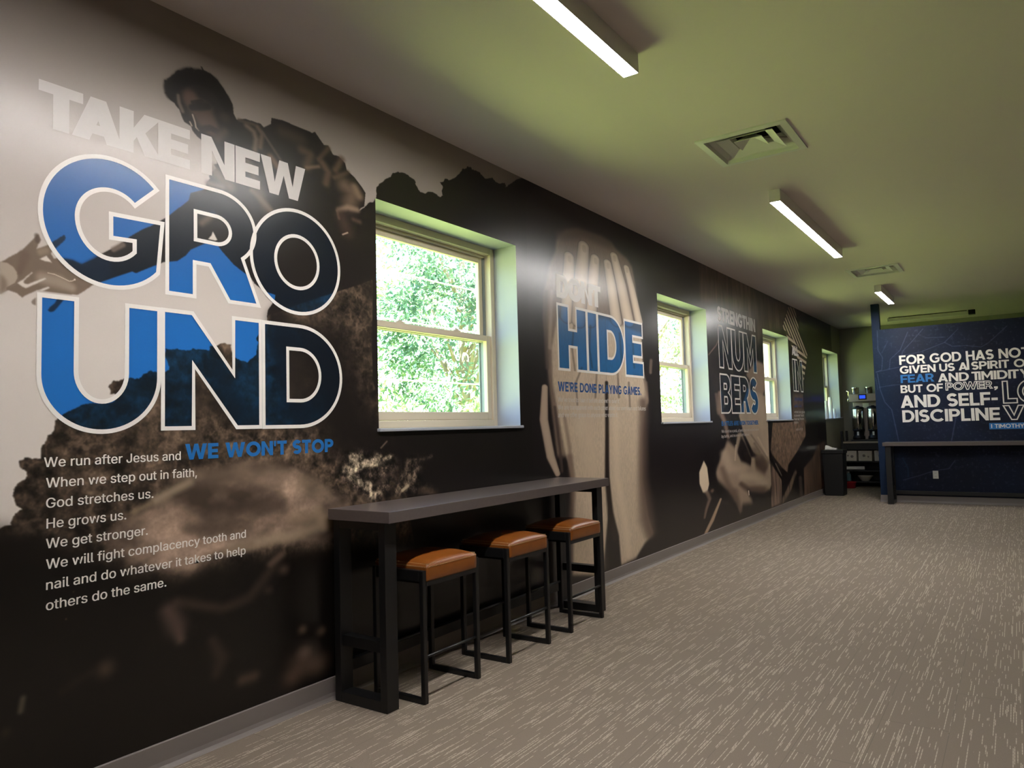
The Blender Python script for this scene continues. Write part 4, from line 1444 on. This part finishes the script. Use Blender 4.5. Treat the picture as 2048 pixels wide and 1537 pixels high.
def vent(cx, cy, label):
    t = thing('ceiling_vent', label, 'vent', (cx, cy, H), group='ceiling air vents')
    bm = bmesh.new()

    def ring(o, zo, i, zi, thick_=.0):
        a = [bm.verts.new((sx * o, sy * o, zo)) for sx, sy in ((-1, -1), (1, -1), (1, 1), (-1, 1))]
        b = [bm.verts.new((sx * i, sy * i, zi)) for sx, sy in ((-1, -1), (1, -1), (1, 1), (-1, 1))]
        for k in range(4):
            bm.faces.new((a[k], a[(k + 1) % 4], b[(k + 1) % 4], b[k]))
        return a, b
    ring(.278, -.001, .278, -.010)
    ring(.278, -.010, .235, -.013)
    ring(.235, -.013, .226, .010)
    ring(.226, .010, .205, .030)
    ring(.205, .030, .150, .088)
    obj('frame', bm, M['vent_white'], t)
    bm = bmesh.new()
    ring(.150, .088, .150, .15)
    a, b = ring(.150, .15, .10, .16)
    bm.faces.new(b)
    obj('duct', bm, M['duct'], t)
    bm = bmesh.new()
    ring(.172, -.002, .172, .002)
    ring(.172, -.002, .112, .026)
    ring(.172, .002, .110, .034)
    ring(.112, .026, .098, .060)
    obj('louver', bm, M['vent_white'], t)
    bm = bmesh.new()
    ring(.086, .004, .086, .009)
    ring(.086, .009, .03, .05)
    a, b = ring(.086, .004, .018, .040)
    bm.faces.new(b)
    obj('louver', bm, M['vent_white'], t)
    bm = bmesh.new()
    for sx, sy in ((-1, 1), (1, 1), (1, -1), (-1, -1)):
        add_tube(bm, [(sx * .03, sy * .03, .045), (sx * .19, sy * .19, .06), (sx * .215, sy * .215, .05)], .004, 6)
    obj('spring', bm, M['steel'], t)
    return t


vent(*VENTS[0], 'square white ceiling vent, the larger and nearer one beside the first lamp')
vent(*VENTS[1], 'square white ceiling vent, the smaller one between the middle and far lamps')


# ------------------------------------------------------------------ bar tables
def bar_table(label, loc, rz, length):
    """local x runs out from the wall, local y along it"""
    t = thing('bar_table', label, 'table', loc, rz, 'bar tables')
    L = length
    bm = bmesh.new()
    add_box(bm, .004, .410, -.02, L, .861, .914)
    obj('tabletop', bm, M['top'], t, .002)['label'] = 'charcoal laminate tabletop'
    for y in (.005, L - .082):
        for x in (.014, .315):
            bm = bmesh.new()
            add_box(bm, x, x + .041, y, y + .077, 0, .861)
            obj('leg', bm, M['black_metal'], t, .002)
        bm = bmesh.new()
        add_box(bm, .055, .315, y, y + .077, 0, .05)
        obj('foot_rail', bm, M['black_metal'], t, .002)
        bm = bmesh.new()
        add_box(bm, .055, .315, y + .012, y + .065, .262, .312)
        obj('cross_rail', bm, M['black_metal'], t, .002)
        bm = bmesh.new()
        add_box(bm, .055, .315, y, y + .077, .821, .861)
        obj('top_rail', bm, M['black_metal'], t, .002)
    bm = bmesh.new()
    add_box(bm, .020, .050, .082, L - .082, .125, .180)
    obj('stretcher', bm, M['black_metal'], t, .002)
    return t


bar_table('long charcoal topped bar table on black frame with three stools under it', (.022, 2.447, 0), 0, 2.15)
bar_table('charcoal topped bar table on black frame standing along the blue partition', (1.145, YP - .008, 0), -PI / 2, 2.15)


# ------------------------------------------------------------------ stools
def stool():
    D, W, HF = .335, .433, .618            # depth, width, frame height
    tb = .0255
    t = thing('bar_stool', '', 'stool', (0, 0, 0), 0, 'tan leather bar stools')
    for s in (-1, 1):
        y0, y1 = (s * W / 2 - tb, s * W / 2) if s > 0 else (s * W / 2, s * W / 2 + tb)
        for x in (-D, -tb):
            bm = bmesh.new()
            add_box(bm, x, x + tb, y0, y1, 0, HF)
            obj('leg', bm, M['stool_metal'], t, .004)
        bm = bmesh.new()
        add_box(bm, -D + tb, -tb, y0, y1, 0, .0255)
        obj('foot_bar', bm, M['stool_metal'], t, .002)
        bm = bmesh.new()
        add_box(bm, -D + tb, -tb, y0, y1, HF - .052, HF)
        obj('side_rail', bm, M['stool_metal'], t, .003)
    for x in (-D + .004, -.020):
        bm = bmesh.new()
        add_tube(bm, [(x + .008, -W / 2 + tb, .213), (x + .008, W / 2 - tb, .213)], .0075, 10)
        obj('footrest', bm, M['stool_metal'], t)
    bm = bmesh.new()
    yi = W / 2 - tb
    for x in (-D, -.020):
        add_box(bm, x, x + .020, -yi, yi, HF - .075, HF - .053)
    add_box(bm, -D + .02, -.02, -yi, yi, HF - .066, HF - .053)
    obj('seat_rail', bm, M['stool_metal'], t)
    # boxed cushion, crowned on top
    zb, ze, crown = HF - .053, HF + .020, .034
    n = 20
    bm = bmesh.new()
    x0, x1, y0, y1 = -D - .002, .004, -yi + .001, yi - .001
    cr = .018
    grid = []
    for i in range(n + 1):
        row = []
        for j in range(n + 1):
            u, v = i / n * 2 - 1, j / n * 2 - 1
            x, y = (x0 + x1) / 2 + u * (x1 - x0) / 2, (y0 + y1) / 2 + v * (y1 - y0) / 2
            k = (1 - abs(u) ** 3.2) * (1 - abs(v) ** 3.2)
            row.append(bm.verts.new((x, y, ze + crown * k ** .55)))
        grid.append(row)
    for i in range(n):
        for j in range(n):
            bm.faces.new((grid[i][j], grid[i + 1][j], grid[i + 1][j + 1], grid[i][j + 1])).smooth = True
    edge = [grid[i][0] for i in range(n + 1)] + [grid[n][j] for j in range(1, n + 1)] + [grid[i][n] for i in range(n - 1, -1, -1)] + [grid[0][j] for j in range(n - 1, 0, -1)]
    cxm, cym = (x0 + x1) / 2, (y0 + y1) / 2
    rings = [edge]
    for z, bulge in ((ze - .02, 1.010), (ze - .045, 1.012), (zb + .008, 1.004), (zb, .99)):
        rings.append([bm.verts.new((cxm + (v.co.x - cxm) * (1 + (bulge - 1) * 1.2), cym + (v.co.y - cym) * (1 + (bulge - 1) * .1), z)) for v in edge])
    m_ = len(edge)
    for a, b in zip(rings, rings[1:]):
        for k in range(m_):
            bm.faces.new((a[k], a[(k + 1) % m_], b[(k + 1) % m_], b[k])).smooth = True
    bm.faces.new(rings[-1])
    pts = [v.co.copy() for v in edge]
    c = obj('cushion', bm, M['leather'], t)
    c['label'] = 'tan leather cushion'
    # two rows of stitches along the welt
    bm = bmesh.new()
    for a, b in zip(pts, pts[1:] + pts[:1]):
        d = (b - a)
        k_ = max(1, int(round(d.length / .0085)))
        for q in range(k_):
            p = a + d * ((q + .5) / k_)
            u = d.normalized()
            o_ = Vector((u.y, -u.x, 0))
            w_ = Vector((u.x, u.y, 0))
            for dz, oo in ((-.006, .0022), (.003, -.008)):
                base = p + o_ * oo + Vector((0, 0, dz + (0. if dz < 0 else .002)))
                s = [base - w_ * .0017, base + w_ * .0017]
                vs = []
                for e in s:
                    for hz in (-.0022, .0022):
                        vs.append(bm.verts.new((e.x, e.y, e.z + hz)))
                vs2 = [bm.verts.new((v.co.x + o_.x * .0018, v.co.y + o_.y * .0018, v.co.z + .0016)) for v in vs]
                for f in ((0, 1, 3, 2), (0, 2, 6, 4), (1, 5, 7, 3), (2, 3, 7, 6), (0, 4, 5, 1), (4, 6, 7, 5)):
                    bm.faces.new([(vs + vs2)[i] for i in f])
    obj('stitching', bm, M['thread'], c)['label'] = 'cream stitches'
    return t


st0 = stool()
for i, (y, lb) in enumerate(((2.838, 'tan leather bar stool under the nearest end of the long table'), (3.527, 'tan leather bar stool in the middle of the row of three'), (4.200, 'tan leather bar stool under the far end of the long table, before the hands picture'))):
    s_ = st0 if i == 0 else copy_tree(st0)
    s_.location = (.456, y, 0)
    s_['label'] = lb

# ------------------------------------------------------------------ outlet on the partition
t = thing('wall_outlet', 'small ivory power outlet low on the blue partition', 'outlet', (1.757, YP, .42))
bm = bmesh.new()
add_box(bm, -.036, .036, -.006, 0, -.058, .058)
obj('cover_plate', bm, M['plate'], t, .002)
for z in (-.024, .024):
    bm = bmesh.new()
    add_box(bm, -.017, .017, -.0085, -.0055, z - .014, z + .014)
    s_ = obj('socket', bm, M['plate'], t, .002)
    bm = bmesh.new()
    for x in (-.007, .007):
        add_box(bm, x - .0015, x + .0015, -.0092, -.0083, z - .005, z + .006)
    obj('slot', bm, M['slot'], s_)

# ------------------------------------------------------------------ coffee station
RX0, RX1, RY0, RY1 = .03, 1.90, 14.93, 15.46
t = thing('shelf_rack', 'black coffee station rack with open shelves and a tan top against the end wall', 'shelf rack', ((RX0 + RX1) / 2, (RY0 + RY1) / 2, 0))


def rel(b, o):
    return (b[0] - o.location.x, b[1] - o.location.x, b[2] - o.location.y, b[3] - o.location.y, b[4], b[5])


box_obj('countertop', rel((RX0 + .04, RX1, RY0 - .01, RY1, .822, .855), t), M['tan_edge'], t, .003)['label'] = 'tan countertop'
for x in (RX0, RX1 - .04):
    for y, zt in ((RY0, 1.05 if x == RX0 else .82), (RY1 - .04, 1.05 if x == RX0 else .82)):
        box_obj('post', rel((x, x + .04, y, y + .04, 0, zt), t), M['black_metal'], t, .002)
for z in (.465, .295, .09):
    box_obj('shelf', rel((RX0 + .04, RX1 - .04, RY0 + .005, RY1, z, z + .025), t), M['black_metal'], t, .002)
box_obj('apron', rel((RX0 + .04, RX1, RY0 + .002, RY0 + .022, .700, .820), t), M['black_metal'], t, .002)
box_obj('back_panel', rel((RX0 + .04, RX1, RY1 - .012, RY1 - .004, .10, .82), t), M['black_metal'], t)

boxes = [(.060, .285, 'white carton on the coffee rack with a heart mark, nearest the window'), (.318, .546, 'white carton on the coffee rack, middle of the three'), (.588, .816, 'white carton on the coffee rack, half hidden by the partition')]
for i, (x0, x1, lb) in enumerate(boxes):
    t = thing('carton', lb, 'box', ((x0 + x1) / 2, 15.08, .49), group='white cartons on the rack shelf')
    w = (x1 - x0) / 2
    bm = bmesh.new()
    add_box(bm, -w, w, -.125, .2, 0, .185)
    obj('carton_body', bm, M['card'], t, .006)
    bm = bmesh.new()
    add_box(bm, -w - .002, w + .002, -.128, .203, .150, .190)
    obj('lid', bm, M['card'], t, .004)
    for r_, xx, zz_ in (((.016, -.035, .10), (.026, .035, .085)) if i == 0 else ((.026, -.02, .10), (.016, .055, .08))):
        bm = bmesh.new()
        add_lathe(bm, [(r_ * .55, -.1265), (r_, -.1265), (r_, -.1255)], 16, xx, 0, zz_, axis='Y')
        obj('mark', bm, M['base'], t)

t = thing('paper_roll', 'white roll of paper lying on the lower rack shelf', 'paper roll', (.24, 15.02, .32 + .033), .12)
bm = bmesh.new()
add_lathe(bm, [(.012, -.16), (.030, -.16), (.032, -.155), (.032, .155), (.030, .16), (.012, .16)], 20, axis='X')
obj('roll', bm, M['paper'], t)
t = thing('bowl', 'pale shallow bowl on the lowest rack shelf', 'bowl', (.405, 15.04, .115))
bm = bmesh.new()
add_lathe(bm, [(.06, 0), (.065, .004), (.13, .095), (.134, .1), (.128, .097), (.06, .01), (.0, .008)], 28)
obj('bowl_shell', bm, M['card'], t)
t = thing('spray_bottle', 'blue grey bottle standing on the lowest rack shelf', 'bottle', (.125, 15.0, .115))
bm = bmesh.new()
add_lathe(bm, [(.035, 0), (.038, .005), (.038, .11), (.030, .13), (.015, .145), (.015, .155)], 20)
obj('bottle_body', bm, M['teal'], t)
bm = bmesh.new()
add_lathe(bm, [(.018, .156), (.018, .170), (.010, .174)], 16)
obj('cap', bm, M['plate'], t)
t = thing('plastic_tub', 'red plastic tub on the floor in front of the coffee rack', 'tub', (.17, 14.78, 0))
bm = bmesh.new()
add_lathe(bm, [(.095, 0), (.100, .004), (.115, .1), (.120, .104), (.120, .112), (.110, .112), (.096, .012), (0, .010)], 28)
obj('tub_shell', bm, M['red'], t)

# twin coffee brewer
t = thing('coffee_brewer', 'steel twin coffee brewer with blue display on the rack counter', 'coffee machine', (.455, 15.19, .855))
ox, oy = .455, 15.19


def bl(b):
    return (b[0] - ox, b[1] - ox, b[2] - oy, b[3] - oy, b[4] - .855, b[5] - .855)


box_obj('base', bl((.205, .705, 14.96, 15.42, .855, .89)), M['black_plastic'], t, .004)
box_obj('tower', bl((.225, .685, 15.24, 15.42, .89, 1.60)), M['steel'], t, .004)
box_obj('head', bl((.205, .705, 14.99, 15.42, 1.60, 1.745)), M['steel'], t, .006)
s_ = box_obj('control_panel', bl((.365, .505, 14.984, 14.992, 1.632, 1.735)), M['black_plastic'], t, .002)
box_obj('display', bl((.385, .485, 14.9815, 14.9845, 1.655, 1.715)), M['screen'], s_)
for x in (.30, .535):
    bm = bmesh.new()
    add_lathe(bm, [(.058, 0), (.062, .004), (.066, .10), (.072, .104), (.072, .125), (.066, .130), (.0, .132)], 28, x - ox, 15.10 - oy, 1.746 - .855)
    obj('brew_funnel', bm, M['chrome'], t)
bm = bmesh.new()
add_tube(bm, [(.20 - ox, 15.06 - oy, .80), (.175 - ox, 15.06 - oy, .80), (.175 - ox, 15.06 - oy, .745)], .014, 12)
add_tube(bm, [(.185 - ox, 15.06 - oy, .80), (.185 - ox, 15.06 - oy, .94), (.150 - ox, 15.06 - oy, .955)], .010, 10)
obj('water_tap', bm, M['chrome'], t)
box_obj('card_sign', bl((.395, .50, 15.228, 15.238, 1.48, 1.57)), M['paper'], t)

for k, (x, lb) in enumerate(((.325, 'chrome and black coffee urn under the brewer, nearer the window'), (.588, 'chrome and black coffee urn under the brewer, beside the partition edge'))):
    t = thing('coffee_urn', lb, 'urn', (x, 15.09, .891), group='coffee urns')
    bm = bmesh.new()
    add_lathe(bm, [(.100, 0), (.104, .006), (.104, .05), (.085, .07), (.085, .15), (.104, .17), (.104, .185)], 32)
    obj('stand', bm, M['black_plastic'], t)
    bm = bmesh.new()
    add_lathe(bm, [(.098, .186), (.101, .19), (.101, .565), (.098, .57)], 36)
    obj('canister', bm, M['chrome'], t)
    bm = bmesh.new()
    add_lathe(bm, [(.104, .571), (.106, .58), (.104, .60), (.06, .615), (.03, .618), (.03, .63), (.0, .632)], 32)
    obj('lid', bm, M['black_plastic'], t)
    bm = bmesh.new()
    add_tube(bm, [(0, -.10, .215), (0, -.135, .215), (0, -.145, .185)], .013, 10)
    obj('spigot', bm, M['black_plastic'], t)
    bm = bmesh.new()
    add_box(bm, -.016, .016, -.0925, -.0865, .075, .145)
    obj('sight_label', bm, M['paper'], t)

# ------------------------------------------------------------------ trash can
t = thing('trash_can', 'tall black trash can in front of the last window', 'trash can', (.205, 13.36, 0))
bm = bmesh.new()
a = add_box(bm, -.165, .165, -.165, .165, 0, .70)
for v in a[:4]:
    v.co.x *= .9
    v.co.y *= .9
obj('bin', bm, M['black_plastic'], t, .012)
bm = bmesh.new()
add_box(bm, -.176, .176, -.176, .176, .70, .765)
obj('lid', bm, M['black_plastic'], t, .010)
t = thing('paper_bag', 'crumpled white paper lying on top of the black trash can', 'paper', (.17, 13.33, .766))
bm = bmesh.new()
random.seed(4)
nn = 10
g = [[bm.verts.new((-.09 + .18 * i / nn, -.06 + .12 * j / nn, .012 + .055 * math.sin(PI * j / nn) * (.55 + .45 * math.cos(i * .35)) + random.uniform(0, .012))) for j in range(nn + 1)] for i in range(nn + 1)]
g2 = [[bm.verts.new((v.co.x, v.co.y, 0)) for v in r] for r in g]
for i in range(nn):
    for j in range(nn):
        bm.faces.new((g[i][j], g[i + 1][j], g[i + 1][j + 1], g[i][j + 1]))
        bm.faces.new((g2[i][j], g2[i][j + 1], g2[i + 1][j + 1], g2[i + 1][j]))
ed = [(i, 0) for i in range(nn + 1)] + [(nn, j) for j in range(1, nn + 1)] + [(i, nn) for i in range(nn - 1, -1, -1)] + [(0, j) for j in range(nn - 1, 0, -1)]
for p, q in zip(ed, ed[1:] + ed[:1]):
    bm.faces.new((g[p[0]][p[1]], g2[p[0]][p[1]], g2[q[0]][q[1]], g[q[0]][q[1]]))
obj('sheet', bm, M['paper'], t)

# ------------------------------------------------------------------ cups on the last sill


def cups(x, y, h, r, label):
    t = thing('cup_stack', label, 'cups', (x, y, WZ0 + .018), group='cup stacks on the last sill')
    bm = bmesh.new()
    prof = [(r * .98, 0), (r, .004), (r, .012), (r * .96, .016)]
    z, k = .016, 0
    n = int((h - .10) / .014)
    for k in range(n):
        rr = r * (1 - .10 * k / max(1, n))
        prof += [(rr * .97, z + .002), (rr, z + .005), (rr, z + .011), (rr * .96, z + .014)]
        z += .014
    prof += [(r * .84, z + .01), (r * .66, h - .003), (r * .62, h), (0, h)]
    add_lathe(bm, prof, 24)
    obj('cups', bm, M['cup'], t)


cups(-.085, 14.36, .325, .044, 'tall stack of white foam cups on the last sill, nearest the glass edge')
cups(-.080, 14.72, .400, .042, 'tallest stack of white foam cups on the last sill, behind the first')
cups(-.080, 15.03, .190, .040, 'short stack of white foam cups on the last sill')
t = thing('paper_plate', 'white paper plates lying at the far end of the last sill', 'plates', (-.025, 15.10, WZ0 + .018))
bm = bmesh.new()
add_lathe(bm, [(.06, 0), (.085, .012), (.088, .014), (.088, .019), (.06, .008), (0, .007)], 28)
obj('plate', bm, M['cup'], t)


# ------------------------------------------------------------------ outside
def leaf_mat(name, c1, c2):
    m = bpy.data.materials.new(name)
    m.use_nodes = True
    nt = m.node_tree
    p = nt.nodes['Principled BSDF']
    p.inputs['Roughness'].default_value = .5
    g = nt.nodes.new('ShaderNodeNewGeometry')
    mx = nt.nodes.new('ShaderNodeMix')
    mx.data_type = 'RGBA'
    mx.inputs['A'].default_value = c1
    mx.inputs['B'].default_value = c2
    nt.links.new(g.outputs['Random Per Island'], mx.inputs['Factor'])
    nt.links.new(mx.outputs['Result'], p.inputs['Base Color'])
    tr = nt.nodes.new('ShaderNodeBsdfTranslucent')
    nt.links.new(mx.outputs['Result'], tr.inputs[0])
    ad = nt.nodes.new('ShaderNodeMixShader')
    ad.inputs[0].default_value = .35
    o = nt.nodes['Material Output']
    nt.links.new(p.outputs[0], ad.inputs[1])
    nt.links.new(tr.outputs[0], ad.inputs[2])
    nt.links.new(ad.outputs[0], o.inputs[0])
    return m


M['leaf'] = leaf_mat('sunlit leaves', srgb(122, 144, 98), srgb(172, 190, 142))
M['leaf2'] = leaf_mat('darker leaves', srgb(72, 108, 92), srgb(122, 152, 122))
M['bark'] = mat('grey bark', srgb(140, 128, 110), .9, noise=(14., .3))
M['lawn'] = mat('mown lawn', srgb(160, 174, 98), .9, noise=(6., .18))
M['wire'] = mat('cable sheath', srgb(200, 204, 208), .5)

struct(box_obj('ground', (-60, -WT - .001, -30, 90, -.6, -.35), M['lawn']), 'sunlit green lawn outside the windows', 'ground')
struct(box_obj('wall_wing', (-2.6, -WT - .002, 15.9, 19., -.35, 3.4), M['brick']), 'pale brick wing of the building seen through the windows', 'wall')


def tree(x, y, h, r, leaves, seed, m, label, name='tree', size=.125, low=.12):
    rng = np.random.default_rng(seed)
    t = thing(name, label, 'tree' if name == 'tree' else 'shrub', (x, y, -.35), group='trees outside' if name == 'tree' else 'shrubs outside')
    bm = bmesh.new()
    if name == 'tree':
        add_tube(bm, [(0, 0, 0), (.05, .05, h * .3), (-.05, .1, h * .55), (.05, .05, h * .85)], [.16, .12, .08, .03], 10)
    nb = 14
    for k in range(nb):
        a, z = rng.uniform(0, 2 * PI), rng.uniform(.15, .6) * h
        L = rng.uniform(.5, .95) * r
        add_tube(bm, [(0, .05, z), (math.cos(a) * L * .5, math.sin(a) * L * .5, z + .15 * h), (math.cos(a) * L, math.sin(a) * L, z + .22 * h)], [.05, .03, .012], 6)
    obj('trunk' if name == 'tree' else 'stems', bm, M['bark'], t)
    # sprays of leaves hung on clumps
    nc = max(20, leaves // 90)
    d = rng.normal(size=(nc, 3))
    d /= np.linalg.norm(d, axis=1)[:, None]
    rad = rng.uniform(.35, 1., nc) ** .5
    c = d * rad[:, None] * np.array([r, r, h * (1 - low) / 2])
    c[:, 2] += h * (low + (1 - low) / 2)
    n = leaves
    ci = rng.integers(0, nc, n)
    p = c[ci] + rng.normal(size=(n, 3)) * np.array([.30, .30, .22]) * (r / 2.2)
    ax = rng.normal(size=(n, 3)) + d[ci] * .8
    ax[:, 2] -= .35
    ax /= np.linalg.norm(ax, axis=1)[:, None]
    up = rng.normal(size=(n, 3)) * .6 + np.array([0, 0, 1.])
    sd = np.cross(ax, up)
    sd /= np.linalg.norm(sd, axis=1)[:, None] + 1e-6
    nr = np.cross(sd, ax)
    L = size * rng.uniform(.7, 1.4, n)[:, None]
    w = L * .24
    v = np.stack([p, p + ax * L * .45 + sd * w + nr * w * .3, p + ax * L, p + ax * L * .45 - sd * w + nr * w * .3], 1).reshape(-1, 3)
    f = np.arange(n * 4).reshape(-1, 4)
    me = bpy.data.meshes.new('foliage')
    me.from_pydata(v.tolist(), [], f.tolist())
    me.materials.append(m)
    o = bpy.data.objects.new('foliage', me)
    COL.objects.link(o)
    o.parent = t
    return t


tr = [(-6.8, 7.2, 7.0, 1.6, 'leaf', 'broad pale tree filling the near side of the first window'), (-6.4, 11.6, 7.6, 1.7, 'leaf2', 'darker tree behind the middle of the first window'),
      (-6.6, 16.1, 7.0, 1.7, 'leaf', 'pale tree at the far side of the first window'), (-11.4, 12.4, 9.0, 2.6, 'leaf', 'large pale tree farther back behind the first window'), (-11.6, 18.6, 9.5, 2.7, 'leaf2', 'large dark tree farther back at the far side of the first window'),
      (-6.4, 20.6, 8.0, 2.0, 'leaf', 'pale tree seen through the second window, nearer side'), (-5.9, 25.4, 8.0, 1.9, 'leaf2', 'darker tree seen through the second window, farther side'),
      (-12.2, 26.6, 9.5, 2.6, 'leaf', 'pale tree far back behind the second window'), (-6.8, 31., 8.5, 2.5, 'leaf', 'pale tree seen through the third window')]
for i, (x, y, h, r, k, lb) in enumerate(tr):
    tree(x, y, h, r, 13000 if y < 20 else 8000, 50 + i, M[k], lb)
for i, (x, y, h, r) in enumerate(((-3.9, 7.2, 2.1, .62), (-3.9, 9.2, 2.3, .68), (-3.9, 11.4, 2.0, .66), (-3.8, 18.6, 2.2, .66), (-3.8, 21.8, 2.3, .7))):
    tree(x, y, h, r, 2600, 90 + i, M['leaf'], ['pale shrub low in the first window, nearest', 'pale taller shrub low in the middle of the first window', 'pale shrub low in the first window, farthest', 'pale shrub low in the second window, nearer', 'pale shrub low in the second window, farther'][i], 'shrub', .11, .0)
for k, (z, dz) in enumerate(((2.95, .10), (2.45, .08), (1.83, .05))):
    bm = bmesh.new()
    pts = [(-2.2 - .004 * j, -6 + 3.5 * j, z - dz * math.sin(PI * ((j % 8) / 8))) for j in range(7)]
    add_tube(bm, pts, .009, 6)
    tag(obj('utility_cable', bm, M['wire']), ['thin utility cable crossing high outside the first window', 'thin utility cable crossing mid height outside the first window', 'thin utility cable crossing low outside the first window'][k], 'cable', 'utility cables')
